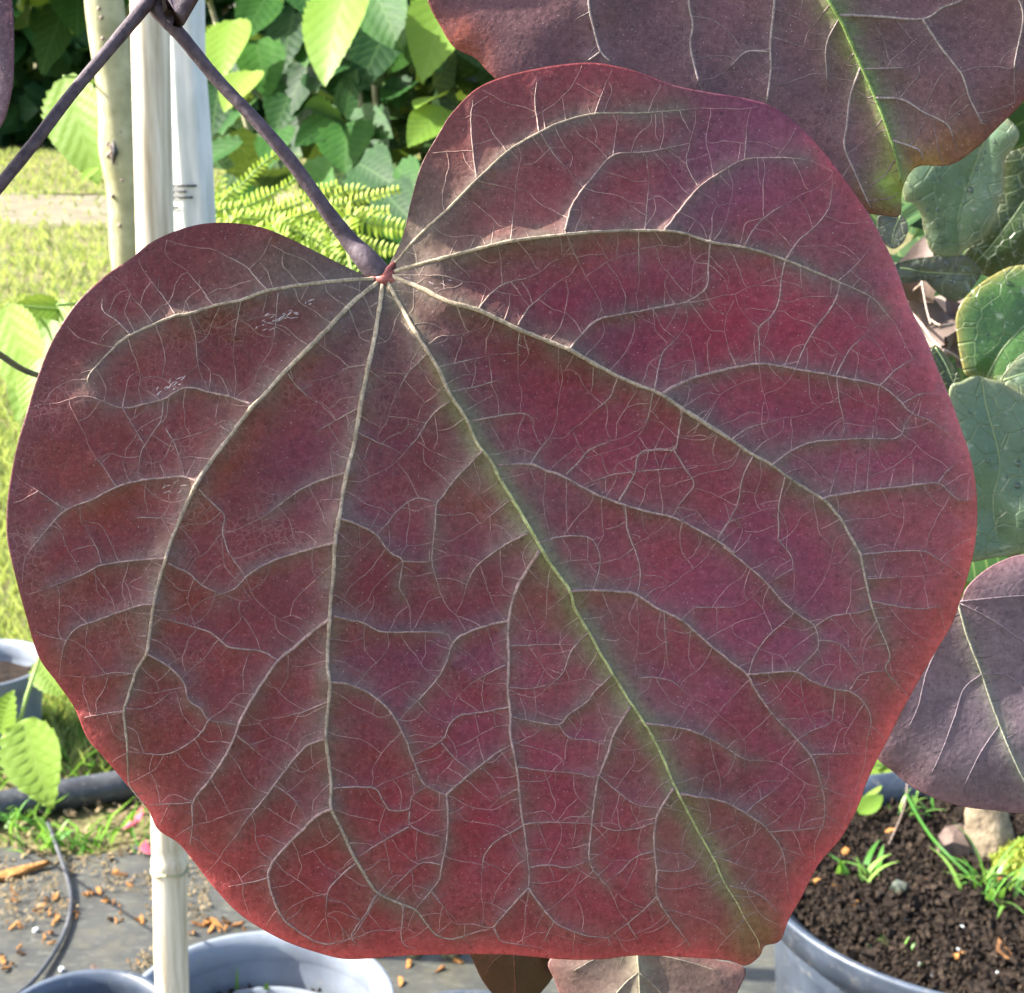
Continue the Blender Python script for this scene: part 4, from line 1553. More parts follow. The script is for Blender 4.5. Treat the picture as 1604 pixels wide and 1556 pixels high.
# yellow moss mound at the right
mo = MB()
mc = soil_pt(1618, 1362)
for _ in range(900):
    a = random.uniform(0, 6.283); rr = .042 * math.sqrt(random.random())
    zt = .022 * (1 - (rr / .042) ** 2)
    p = mc + Vector((math.cos(a) * rr, math.sin(a) * rr * .8, zt + .002))
    q = p + Vector((random.uniform(-.005, .005), random.uniform(-.005, .005), random.uniform(.004, .010)))
    mo.blade(p, q, .0045, (random.uniform(-1, 1), random.uniform(-1, 1), .6), .001, random.random(), 2)
v, f = disc(mc.x, mc.y, .042, mc.z + .001, .002, 9, 8, 24)
v = [(x, y, z + .020 * max(0, 1 - ((x - mc.x) ** 2 + (y - mc.y) ** 2) / .00176)) for x, y, z in v]
mr = empty('moss_clump', mc); tag(mr, 'yellow green moss clump at the foot of the redbud trunk', 'moss')
add('mound', v, f, M['moss'], mr)
_m = mo.build('moss_leaves', M['moss'], mr, 'tint'); _m['kind'] = 'stuff'


def flake(name, p, sx, sy, th, mat, label, cat, group=None, rot=None, lift=.0, parent=None, n=9, seed=None):
    """irregular little slab: bark chip, dry leaf bit, pebble"""
    rs_ = random.Random(seed if seed is not None else random.random())
    rot = rs_.uniform(0, 6.283) if rot is None else rot
    top, bot = [], []
    for k in range(n):
        a = 2 * math.pi * k / n
        rr = rs_.uniform(.45, 1.15)
        x = math.cos(a) * sx * rr; y = math.sin(a) * sy * rr
        z = rs_.uniform(-.25, .25) * th + lift * (x / sx)
        c_, s_ = math.cos(rot), math.sin(rot)
        X, Y = x * c_ - y * s_, x * s_ + y * c_
        top.append((p[0] + X * .9, p[1] + Y * .9, p[2] + th + z)); bot.append((p[0] + X, p[1] + Y, p[2] + z * .5))
    v = top + bot + [(p[0], p[1], p[2] + th * 1.15), (p[0], p[1], p[2])]
    f = [(k, (k + 1) % n, 2 * n) for k in range(n)] + [(n + (k + 1) % n, n + k, 2 * n + 1) for k in range(n)] + [(k, n + k, n + (k + 1) % n, (k + 1) % n) for k in range(n)]
    o = add(name, v, f, mat, parent, False, p)
    if label:
        tag(o, label, cat, group)
    return o


# wedge of bark beside the trunk, dead leaves, chips on soil
flake('bark_piece', soil_pt(1490, 1338, -.002), .032, .020, .022, M['dead'], 'brown bark wedge leaning at the foot of the redbud trunk', 'bark', rot=.5, lift=.006)
flake('dry_leaf', soil_pt(1430, 1398, .001), .022, .006, .003, M['dead'], 'narrow brown dry leaf lying between the grass tufts', 'dry leaf', rot=2.6, lift=.004)
flake('dry_leaf', soil_pt(1572, 1500, .001), .014, .009, .004, M['chipdark'], 'curled reddish brown leaf on soil below the arching grass tuft', 'dry leaf', lift=.006)
for k, (px, py) in enumerate([(1310, 1392), (1340, 1420), (1366, 1418), (1452, 1384), (1494, 1502), (1568, 1382), (1394, 1305), (1325, 1337), (1275, 1385)]):
    flake('wood_chip', soil_pt(px, py, .001), random.uniform(.005, .011), random.uniform(.003, .006), .003, M['chip'], 'small orange brown wood chip on dark potting soil', 'wood chip', 'wood chips on the potting soil', lift=.002)
for px, py in [(1507, 1455), (1525, 1467), (1512, 1480), (1418, 1445), (1440, 1513), (1562, 1527), (1587, 1455), (1500, 1490), (1460, 1530), (1350, 1500)]:
    flake('perlite_grain', soil_pt(px, py, .001), .0020, .0017, .002, M['plast'], 'white perlite grain on dark potting soil', 'perlite', 'perlite grains on the potting soil', n=7)
flake('pebble', soil_pt(1404, 1405, .001), .012, .010, .012, M['round_d'], 'dull grey pebble between the two front grass tufts', 'pebble')
# seedling leaves between the two redbud leaves
sd_ = empty('seedling', soil_pt(1365, 1265)); tag(sd_, 'pale green seedling leaves beside the right edge of the burgundy leaf', 'seedling')

# sprouts in the grey pot
for px, py, hh, lab in ((371, 1552, .030, 'thin grass sprout in the grey pot'), (416, 1556, .014, 'broad green sprout leaf in the grey pot')):
    b = at_z(px, py, zs2)
    mb = MB()
    mb.blade(np.array(b) + (0, 0, -.004), np.array(b) + (.002, 0, hh), .004 if hh > .02 else .009, (0, -1, .2), .001, .6, 5)
    o = mb.build('grass_sprout', M['tuft'], None, 'tint', np.array(b)); tag(o, lab, 'sprout')

# bamboo stake
def stake():
    Ys = .665
    pts_ = []
    def on(px, py, y):      # point on the ray at world distance y
        r = FW + (px - CX) / F * RT - (py - CY) / F * UP
        return C0 + r * (y / r[1])
    top = on(234, -30, Ys); bot = on(271, 1600, Ys + .01)
    d = (top - bot) / (top[2] - bot[2])
    lo = bot + d * (0.0 - bot[2]); hi = top + d * .25
    root = empty('bamboo_stake', lo); tag(root, 'pale smooth bamboo stake standing beside the knobbly sapling', 'stake')
    mb = MB()
    node_z = on(270, 1364, Ys)[2]
    zs_ = np.linspace(0, hi[2], 260)
    nodes_ = [node_z - .27, node_z, node_z + .62]
    pp, rr = [], []
    for z in zs_:
        pp.append(lo + d * z)
        r = .0079 - .0004 * z
        for nz in nodes_:
            r += .0009 * math.exp(-((z - nz) / .004) ** 2) - .0005 * math.exp(-((z - nz - .009) / .004) ** 2)
        rr.append(r)
    zx = sorted(set(list(zs_) + [nz + q for nz in nodes_ for q in np.linspace(-.015, .02, 18)]))
    pp = [lo + d * z for z in zx if 0 <= z <= hi[2]]
    rr = []
    for z in zx:
        if 0 <= z <= hi[2]:
            r = .0079 - .0003 * z
            for nz in nodes_:
                r += .0007 * math.exp(-((z - nz) / .0028) ** 2) - .0005 * math.exp(-((z - nz - .006) / .003) ** 2)
            rr.append(r)
    mb.tube(np.array(pp), np.array(rr), 28)
    mb.build('culm', M['bamboo'], root)
    for nz in nodes_:
        p = lo + d * nz
        mb = MB(); th = np.linspace(0, 6.283, 40)
        ring = np.stack([p[0] + .0081 * np.cos(th), p[1] + .0081 * np.sin(th), p[2] - .0035 + .0008 * np.sin(3 * th)], 1)
        mb.tube(ring, .0006, 6)
        mb.build('node_ring', M['sapbark'], root)
    return root
stake()

# knobbly sapling next to the stake
def sapling():
    Y = .93
    def on(px, py, y=Y):
        r = FW + (px - CX) / F * RT - (py - CY) / F * UP
        return C0 + r * (y / r[1])
    P = [on(158, -60), on(166, 30), on(178, 110), on(188, 200), on(193, 260), on(200, 330), on(204, 420), on(222, 640), on(252, 1000), on(264, 1300), on(272, 1600)]
    P = np.array(P)
    base = P[-1] + np.array((.006, 0, -(P[-1][2])))
    P = np.concatenate([P, [P[-1] * .5 + base * .5, base]])
    q = crom(P, .008)
    z = q[:, 2]
    r = .0105 * np.ones(len(q)) + .001 * (vnoise(z * 60, z * 0, 3) - .5)
    kz = on(190, 232)[2]
    r += .0018 * np.exp(-((z - kz) / .012) ** 2)
    root = empty('sapling', base); tag(root, 'knobbly olive barked sapling trunk behind the bamboo stake', 'sapling')
    mb = MB(); mb.tube(q, r, 20)
    mb.build('trunk', M['sapbark'], root)
    # bud scar: cracked swelling with a dark split
    kp = on(186, 236)
    mb = MB()
    for _ in range(26):
        a = random.uniform(0, 6.283); rr_ = random.uniform(.2, 1)
        c = np.array((kp[0] + .0048 * rr_ * math.cos(a), kp[1] - .0105 - .0012 * (1 - rr_), kp[2] + .0085 * rr_ * math.sin(a)))
        mb.tube(np.array([c + (0, .002, -.001), c, c + (random.uniform(-.002, .002), -.0008, random.uniform(.001, .003))]), [.0017, .0014, .0004], 6)
    mb.build('bud_scar', M['twig'], root)
    mb = MB()
    mb.tube(np.array([(kp[0] - .001, kp[1] - .0118, kp[2] - .006), (kp[0] + .0012, kp[1] - .0132, kp[2]), (kp[0], kp[1] - .0122, kp[2] + .006)]), [.0004, .0016, .0004], 7)
    mb.build('bark_split', M['print'], root)
    for px, py in ((162, 14), (166, 28), (196, 205), (182, 305), (194, 350), (198, 280), (168, 60)):
        c = on(px, py) + np.array((0, -.0105, 0))
        mb = MB(); mb.tube(np.array([c + (0, .003, 0), c, c + (0, -.0012, 0)]), [.0014, .0012, .0003], 7)
        mb.build('lenticel', M['twig'], root)
    return root, on
SAP, on_sap = sapling()

# white plastic sleeve behind the stake with printed marks
def sleeve():
    y = .70
    def on(px, py):
        r = FW + (px - CX) / F * RT - (py - CY) / F * UP
        return C0 + r * (y / r[1])
    a, b = on(282, -60), on(302, 345)
    c = on(306, 470)
    q = crom(np.array([a + (a - b) * .3, a, (a + b) / 2, b, c]), .004)
    root = empty('plastic_sleeve', c); tag(root, 'white plastic sleeve with dark printed lines tied beside the bamboo stake', 'plastic sleeve')
    mb = MB(); rr = .0088 + .0010 * (vnoise(q[:, 2] * 30, q[:, 2] * 0, 4) - .5)
    mb.tube(q, rr, 28)
    vv = np.array(mb.v)
    k_ = np.arange(len(vv)) % 28
    fold_ = 1 + .10 * np.sin(k_ * 2 * math.pi / 28 * 7 + vv[:, 2] * 20) + .10 * (vnoise(vv[:, 2] * 45, k_ * .5, 6) - .5)
    ax = np.repeat(q, 28, axis=0)[:len(vv)]
    vv[:, :2] = ax[:, :2] + (vv[:, :2] - ax[:, :2]) * fold_[:, None]; mb.v = list(vv)
    mb.build('tube', M['plast'], root)
    for z, wdt in ((on(300, 288)[2], 1.0), (on(300, 297)[2], .75), (on(300, 306)[2], .9), (on(300, 322)[2], .5)):
        i = int(np.argmin(abs(q[:, 2] - z)))
        th = np.linspace(math.pi * 1.08, math.pi * (1.08 + .55 * wdt), 14)
        ring = np.stack([q[i][0] + .0094 * np.cos(th), q[i][1] + .0094 * np.sin(th), np.full(14, z)], 1)
        mb = MB(); mb.tube(ring, .0005, 5); mb.build('printed_line', M['print'], root)
    for k in range(9):
        z = on(275, 2 + k * 6)[2]
        i = int(np.argmin(abs(q[:, 2] - z)))
        th = np.linspace(math.pi * 1.32, math.pi * 1.45, 5)
        ring = np.stack([q[i][0] + .0094 * np.cos(th), q[i][1] + .0094 * np.sin(th), z + .001 * np.sin(np.arange(5) * (k + 1))], 1)
        mb = MB(); mb.tube(ring, .0007, 5); mb.build('printed_mark', M['print'], root)
sleeve()

# thin wire disappearing behind the left edge of the leaf, tied to the stake
wp = crom(np.concatenate([at([-160, -60, 0, 30, 62, 110, 200], [470, 520, 556, 576, 589, 600, 605], [.30, .33, .36, .38, .40, .48, .66])]), .004)
mb = MB(); mb.tube(wp, .00075, 8)
o = mb.build('tie_wire', M['wire'], None, None, wp[0]); tag(o, 'thin dark wire running behind the left edge of the burgundy leaf', 'wire')

# black pipe on the ground
pp = crom(np.array([at_z(-260, 1330, .02), at_z(-20, 1272, .02), at_z(90, 1252, .02), at_z(200, 1236, .021), at_z(420, 1200, .02), at_z(900, 1150, .02)]), .02)
pp[:, 2] = .027 + .004 * np.sin(pp[:, 0] * 9)
mb = MB(); mb.tube(pp, .026, 20)
o = mb.build('irrigation_pipe', M['pipe'], None, None, pp[len(pp) // 2]); tag(o, 'thick black irrigation pipe lying at the edge of the grass', 'pipe')
# thin drip tube
dp_ = crom(np.array([at_z(75, 1290, .03), at_z(98, 1352, .022), at_z(111, 1400, .016), at_z(108, 1440, .016), at_z(94, 1476, .016), at_z(70, 1514, .017), at_z(40, 1548, .02), at_z(-20, 1590, .02)]), .01)
mb = MB(); mb.tube(dp_, .0034, 10)
o = mb.build('drip_tube', M['pipe'], None, None, dp_[len(dp_) // 2]); tag(o, 'thin black drip tube curving across the ground fabric', 'tube')

# bark chips scattered on the fabric
CH = [(192, 1372, 2.0), (180, 1366, 1.2), (204, 1388, 1.1), (143, 1400, 1.3), (155, 1398, 1.5), (165, 1413, 1.3), (178, 1415, .9), (135, 1404, .8), (64, 1420, 1.2), (72, 1412, 1.0), (58, 1428, 1.2), (88, 1408, 1.2), (96, 1418, .9),
      (78, 1432, .9), (84, 1448, 1.2), (78, 1462, 1.3), (90, 1442, .8), (82, 1478, 1.1), (117, 1430, 1.1), (22, 1452, 1.2), (30, 1450, .8), (32, 1494, 1.0), (6, 1506, 1.3), (10, 1518, 1.2), (172, 1440, .9),
      (182, 1444, .8), (222, 1444, 1.2), (22, 1400, 1.2), (24, 1412, .9), (216, 1508, .7), (312, 1450, 1.5), (325, 1446, 1.6), (340, 1448, 1.7), (355, 1446, 1.6), (304, 1462, 1.0), (332, 1456, 1.2), (370, 1450, 1.4),
      (640, 1512, 1.2), (628, 1540, 1.6), (690, 1520, 1.2), (720, 1508, 1.4)]
CH += [(x + random.uniform(-16, 16), y + random.uniform(-9, 9), s_ * random.uniform(.35, .7)) for x, y, s_ in CH[:37]]
for k, (px, py, s_) in enumerate(CH):
    s_ *= random.uniform(.8, 1.15)
    p = at_z(px, py, .012)
    flake('bark_chip', Vector((p.x, p.y, .0125)), .0085 * s_, .0030 * s_, .0028, M['chip'] if k % 3 else M['chipdark'], 'orange brown bark chip lying on the grey ground fabric', 'bark chip',
          'bark chips scattered on the ground fabric', lift=.0035, n=random.choice((6, 7, 8)))
p = at_z(30, 1368, .014)
flake('bark_strip', Vector((p.x, p.y, .0135)), .052, .012, .006, M['chip'], 'long orange brown bark strip at the edge of the weeds', 'bark', rot=.45, lift=.003, n=14)
p = at_z(152, 1522, .014)
flake('dry_leaf', Vector((p.x, p.y, .0135)), .017, .007, .003, M['dead'], 'small pinkish dry leaf on the fabric behind the narrow pot rim', 'dry leaf', rot=2.2, lift=.006)
for k, (px, py, lab) in enumerate([(216, 1282, 'upper pink petal lying in the leaf litter'), (204, 1294, 'small pink petal beside the upper pink petal'), (229, 1330, 'bright pink petal next to the bamboo stake')]):
    p = at_z(px, py, .02)
    flake('fallen_petal', Vector((p.x, p.y, .022)), .015, .010, .003, M['petal'], lab, 'petal', 'pink petals in the leaf litter', lift=.007)
for k, (px, py, lab) in enumerate([(56, 1458, 'pale pebble on the fabric beside the drip tube'), (96, 1519, 'pale pebble on the fabric below the drip tube bend')]):
    p = at_z(px, py, .012)
    flake('pebble', Vector((p.x, p.y, .011)), .0045, .004, .004, M['plast'], lab, 'pebble', n=8)

# ================================================================== FOLIAGE
def toothed_leaf(L, W, n=12, teeth=.10, fold=.10, cup=.08, corr=.0, double=1, seed=0):
    """broad toothed leaf, length along +Y from the stalk, face towards +Z"""
    rs_ = random.Random(seed)
    v, f, uv = [], [], []
    cols = (-1, -.55, 0, .55, 1)
    for i in range(n + 1):
        t = i / n
        wd = W * .5 * (math.sin(math.pi * min(1, t ** .72)) ** .8 if 0 < t < 1 else 0.02)
        if 0 < i < n:
            wd *= 1 + (teeth if i % 2 else -teeth) * rs_.uniform(.6, 1.3)
        for c in cols:
            x = c * wd
            y = L * t - (abs(c) ** 1.5) * wd * .18 * (1 if i % 2 else .2)
            z = abs(c) * wd * fold * 2 - cup * L * (t - .35) ** 2 * 1.6 + corr * W * (1 if i % 2 else -1) * (.3 + abs(c)) * .12
            v.append((x, y, z)); uv.append((.5 + c * .5 * (wd / (W * .5)), t))
    m = len(cols)
    for i in range(n):
        for k in range(m - 1):
            f.append((i * m + k, i * m + k + 1, (i + 1) * m + k + 1, (i + 1) * m + k))
    return np.array(v), f, np.array(uv)


def leaf_proto(name, mat, **kw):
    v, f, uv = toothed_leaf(**kw)
    me = mesh(name, v, f)
    me.materials.append(mat)
    set_uv(me, uv)
    set_attr(me, 'tint', np.full(len(v), .2))
    return me


def frame(y, z):
    """rotation with local +Y along y and local +Z near z"""
    y = Vector(y).normalized(); z = Vector(z)
    x = y.cross(z)
    if x.length < 1e-6:
        x = y.cross(Vector((1, 0, 0)))
    x.normalize(); z = x.cross(y)
    return Matrix((x, y, z)).transposed()


def inst(name, me, loc, rot, s_, parent):
    o = bpy.data.objects.new(name, me)
    col.objects.link(o)
    o.parent = parent
    o.location = Vector(loc) - Vector(parent.location)
    o.rotation_euler = rot.to_euler()
    o.scale = (s_, s_, s_)
    return o


PROT = [leaf_proto('shrub_leaf', M['shrub'], L=.095, W=.055, n=16, teeth=.06, corr=.14, seed=k) for k in range(3)]
PROTW = [leaf_proto('shrub_leaf_wide', M['shrub'], L=.085, W=.066, n=14, teeth=.07, corr=.12, seed=k + 5) for k in range(2)]
PROTL = leaf_proto('lime_leaf', M['lime'], L=.10, W=.056, n=30, teeth=.04, corr=.06, seed=11)


def bush_inner(name, c, rad, n, size, mat, parent):
    mb = MB(); uvs = []
    for _ in range(n):
        d = rng.normal(size=3); d /= np.linalg.norm(d)
        p = np.array(c) + d * np.array(rad) * (random.random() ** .4)
        m = frame(rng.normal(size=3) + np.array((0, -.2, -.6)), rng.normal(size=3) * .8 + np.array((0, -.6, .8)))
        v, f, uv = toothed_leaf(size * random.uniform(.7, 1.2), size * .62, 6, .07, .1, .1, 0, seed=random.random())
        b0 = len(mb.v)
        mb.v += list((np.array(m) @ v.T).T + p); mb.f += [tuple(b0 + k for k in q) for q in f]; mb.a += [random.random()] * len(v)
        uvs += list(uv)
    o = mb.build(name, mat, parent, 'tint')
    set_uv(o.data, uvs)
    o['kind'] = 'stuff'
    return o


# ---- broad-leaved shrub behind the stalk
cS = at(540, 120, 1.85)
shr = empty('broadleaf_shrub', (cS[0], cS[1], 0.0))
tag(shr, 'dense dark green shrub with toothed leaves behind the leaf stalk', 'shrub')
RS = np.array((.42, .30, .52))
bush_inner('inner_foliage', (cS[0] + .14, cS[1] + .18, cS[2] - .06), (.40, .24, .52), 800, .075, M['shrub_shade'], shr)
bush_inner('inner_foliage', (cS[0] - .02, cS[1] + .10, 1.78), (.55, .34, .43), 700, .095, M['shrub'], shr)     # unseen crown added overhead to shade the lower leaves
for k in range(5):
    mb = MB()
    a = np.array((cS[0] + random.uniform(-.05, .2), cS[1] + .12, 0)); b = np.array(cS) + (random.uniform(-.2, .4), .1, random.uniform(-.1, .4))
    mb.tube(crom(np.array([a, (a + b) / 2 + (.03, 0, 0), b]), .05), np.linspace(.010, .003, len(crom(np.array([a, (a + b) / 2 + (.03, 0, 0), b]), .05))), 7)
    mb.build('stem', M['sapbark'], shr)
# big leaves that can be told apart, placed where they grow (photo px of stalk end, px of tip, depth, proto, size)
BL = [((548, -40), (503, 128), 1.50, PROTL, 1.0), ((708, -20), (660, 122), 1.52, PROTL, .95), ((585, -20), (628, 78), 1.55, PROT[0], .75), ((610, 40), (560, 140), 1.66, PROT[1], .7),
      ((545, 190), (540, 268), 1.60, PROTW[0], .62), ((538, 188), (480, 165), 1.62, PROTW[1], .55), ((545, 185), (612, 212), 1.62, PROT[2], .62), ((540, 186), (556, 110), 1.66, PROT[1], .7), ((538, 188), (462, 225), 1.62, PROT[0], .65),
      ((500, 40), (475, 100), 1.7, PROTW[0], .8), ((460, 20), (440, 110), 1.7, PROT[2], .9), ((700, 170), (640, 225), 1.48, PROTL, .55), ((690, 150), (650, 165), 1.5, PROTL, .35), ((420, -10), (380, 60), 1.62, PROT[0], .85), ((365, 30), (345, 120), 1.55, PROTL, .8),
      ((400, 60), (420, 150), 1.58, PROT[1], .8), ((395, 110), (350, 170), 1.5, PROTL, .75), ((345, 130), (330, 210), 1.5, PROT[2], .7), ((470, -20), (500, 30), 1.6, PROT[1], .6), ((640, 130), (600, 160), 1.7, PROT[0], .75),
      ((650, 60), (690, 110), 1.75, PROTW[0], .7), ((560, 255), (612, 285), 1.45, PROTW[1], .6), ((620, 260), (655, 300), 1.5, PROT[0], .6), ((600, 300), (640, 340), 1.4, PROTW[0], .6), ((470, 260), (520, 290), 1.5, PROT[1], .7), ((440, 200), (420, 260), 1.55, PROT[2], .8)]
for (a, b, d_, me, s_) in BL:  # lime protos paint the leaves in sun, darker ones those in shade
    A = np.array(V(a[0], a[1], d_ + .03)); B = np.array(V(b[0], b[1], d_ - .02))
    y = B - A
    L0 = max(v.co.y for v in me.vertices)
    nz = Vector((random.uniform(-.5, .1), -.75, .65))
    inst('leaf', me, A, frame(y, nz), np.linalg.norm(y) / L0 if s_ < 2 else s_, shr)
for _ in range(262):
    d = rng.normal(size=3); d /= np.linalg.norm(d)
    if d[1] > .25:
        d[1] *= -1
    p = np.array(cS) + (.10, .12, -.03) + d * RS * random.uniform(.72, 1.0)
    # keep the shrub left of nothing: skip leaves that would float in front of the stake
    q = p - C0
    px = CX + F * (q @ RT) / (q @ FW)
    if px < 345:
        continue
    y = d * .5 + rng.normal(size=3) * .5 + np.array((0, -.1, -.75))
    z = d * .7 + np.array((-.15, -.35, .75)) + rng.normal(size=3) * .3
    inst('leaf', random.choice(PROT + PROTW), p, frame(y, z), random.uniform(.45, .95), shr)

# ---- lighter shrub far left behind the sapling
cL = at(60, 20, 2.3)
sl = empty('background_shrub', (cL[0], cL[1], 0)); tag(sl, 'green shrub far behind the sapling at the edge of the lawn', 'shrub')
bush_inner('inner_foliage', (cL[0] - .12, cL[1] + .25, cL[2] + .15), (.26, .16, .14), 220, .08, M['lime'], sl)
_sx = (172 - CX) / F; mb = MB(); mb.tube(np.array([(_sx * 2.9, cL[1] + .25, 0), (_sx * 2.5, cL[1] + .22, .8), (_sx * 2.4, cL[1] + .25, cL[2]), (cL[0], cL[1] + .25, cL[2] + .1)]), [.012, .010, .008, .005], 8); mb.build('stem', M['sapbark'], sl)
for _ in range(110):
    d = rng.normal(size=3); d /= np.linalg.norm(d)
    p = np.array(cL) + (-.12, .2, .15) + d * np.array((.30, .18, .17)) * random.uniform(.75, 1)
    inst('leaf', random.choice(PROTW + PROT + [PROTL]), p, frame(d * .4 + rng.normal(size=3) * .5 + np.array((0, 0, -.6)), d * .6 + np.array((-.2, -.3, .8))), random.uniform(.8, 1.3), sl)

# ---- far hedge closing the lawn
hd = empty('far_hedge', (-1.5, 17.5, 0)); tag(hd, 'tall green hedge closing the far end of the lawn', 'hedge')
bush_inner('inner_foliage', (-1.5, 17.6, 1.6), (9.0, .8, 1.9), 5200, .42, M['shrub'], hd)
for x in np.arange(-9, 6.1, 1.5):
    mb = MB(); mb.tube(np.array([(x, 17.6, 0), (x + .1, 17.6, 1.2), (x, 17.6, 2.4)]), [.06, .05, .02], 7); mb.build('trunk', M['sapbark'], hd)

# ---- leaves hanging on the sapling (lime, sunlit)
for (a, b, d_, s_) in (((100, 120), (150, 288), .95, 1), ((150, 262), (128, 284), .90, .4), ((8, 480), (60, 640), .85, 1), ((80, 500), (20, 660), .88, 1), ((95, 480), (0, 500), .9, 1), ((60, 560), (40, 655), .84, .6), ((90, 470), (95, 560), .9, .6)):
    A = np.array(V(a[0], a[1], d_)); B = np.array(V(b[0], b[1], d_ - .01))
    nz = Vector((-.35, -.85, .4))
    inst('leaf', PROTL, A, frame(B - A, nz), np.linalg.norm(B - A) / .1, SAP)
for pl in ([(190, 200), (150, 130), (100, 120)], [(204, 520), (140, 480), (90, 478)], [(204, 520), (120, 490), (8, 478)]):
    q = crom(np.array([at(x, y, .95 - .04 * k) for k, (x, y) in enumerate(pl)]), .01)
    mb = MB(); mb.tube(q, np.linspace(.0016, .0008, len(q)), 6); mb.build('twig', M['limegr'], SAP)

# ---- feathery seedling with pinnate fronds behind the stalk
fr_root = at(802, 640, .95)
fp = empty('feathery_plant', (fr_root[0], fr_root[1], 0)); tag(fp, 'bright lime feathery plant with comb-like leaflets behind the leaf stalk', 'plant')
top = at(560, 470, .80)
mb = MB(); st = crom(np.array([(fr_root[0], fr_root[1], 0), fr_root, top]), .03); mb.tube(st, np.linspace(.004, .002, len(st)), 7); mb.build('stem', M['limegr'], fp)
FR = [([(500, 460), (415, 372), (480, 335), (545, 318), (628, 296)], .80, 9, 1.0), ([(560, 470), (540, 345), (585, 352), (640, 360)], .78, 26, 1.1), ([(560, 470), (430, 358), (490, 375), (532, 405)], .79, 24, 1.0),
      ([(500, 460), (330, 348), (390, 322), (450, 290), (475, 262)], .82, 13, 1.0), ([(500, 460), (335, 345), (370, 300), (420, 250), (450, 240)], .86, 13, 1.0), ([(520, 460), (370, 352), (440, 330), (520, 300)], .83, 12, 1.0),
      ([(520, 460), (350, 350), (345, 320), (372, 292)], .84, 14, 1.0), ([(560, 470), (500, 350), (540, 300), (590, 305)], .87, 12, 1.0),
      ([(520, 470), (360, 356), (410, 345), (480, 352), (520, 372)], .81, 19, 1.0), ([(520, 470), (390, 360), (450, 318), (530, 288)], .84, 17, 1.0), ([(560, 480), (400, 365), (470, 390), (505, 420)], .80, 22, 1.0),
      ([(560, 480), (470, 350), (520, 338), (610, 330)], .83, 16, 1.0), ([(520, 470), (345, 352), (360, 330), (420, 300)], .86, 18, 1.0), ([(560, 480), (470, 390), (520, 400), (560, 425)], .81, 20, 1.0), ([(560, 480), (520, 380), (570, 385), (625, 395)], .80, 20, 1.0),
      ([(520, 470), (335, 345), (342, 310), (350, 280)], .88, 15, 1.0)]
for pl, d_, ll, wf in FR:
    ll = max(ll, 15) * 1.15
    pl = np.array(pl, float)
    q2 = crom(pl, 2.0)
    dd = d_ + .02 * np.sin(np.linspace(0, 2, len(q2)))
    q = at(q2[:, 0], q2[:, 1], dd)
    mb = MB(); mb.tube(q, np.linspace(.0009, .0005, len(q)), 6)
    rachis = mb.build('frond', M['limegr'], fp)
    k = d_ / F
    L = np.concatenate([[0], np.cumsum(np.linalg.norm(np.diff(q, axis=0), axis=1))])
    start = np.searchsorted(L, np.linalg.norm(q[0] - at(pl[1][0], pl[1][1], d_)) * .98)
    s_ = L[min(start, len(L) - 1)]
    mb = MB()
    stp = 8.6 * k
    while s_ < L[-1]:
        i = min(len(q) - 2, int(np.searchsorted(L, s_)))
        t = q[i + 1] - q[i]; t /= np.linalg.norm(t)
        sd = np.cross(t, -FW); sd /= np.linalg.norm(sd)
        fall = max(.35, 1 - .5 * (s_ / L[-1]) ** 3)
        for sg in (-1, 1):
            ln = ll * k * fall * random.uniform(.85, 1.1)
            a_ = q[i]; b_ = a_ + (sd * sg * .92 + t * .42) * ln - FW * ln * random.uniform(-.15, .25)
            mb.blade(a_, b_, (7.8 if ll > 20 else 6.4) * k * wf, np.array((-.55, -.55, .6)), ln * .1, random.random(), 5)
        s_ += stp
    o = mb.build('leaflets', M['frond'], rachis, 'tint'); o['kind'] = 'stuff'

# ---- round-leaved shrub with water drops at the right
rsb = at(1900, 900, .60)
rs = empty('round_leaved_shrub', (rsb[0], rsb[1], 0)); tag(rs, 'shrub with round grey green leaves and water drops beside the burgundy leaf', 'shrub')


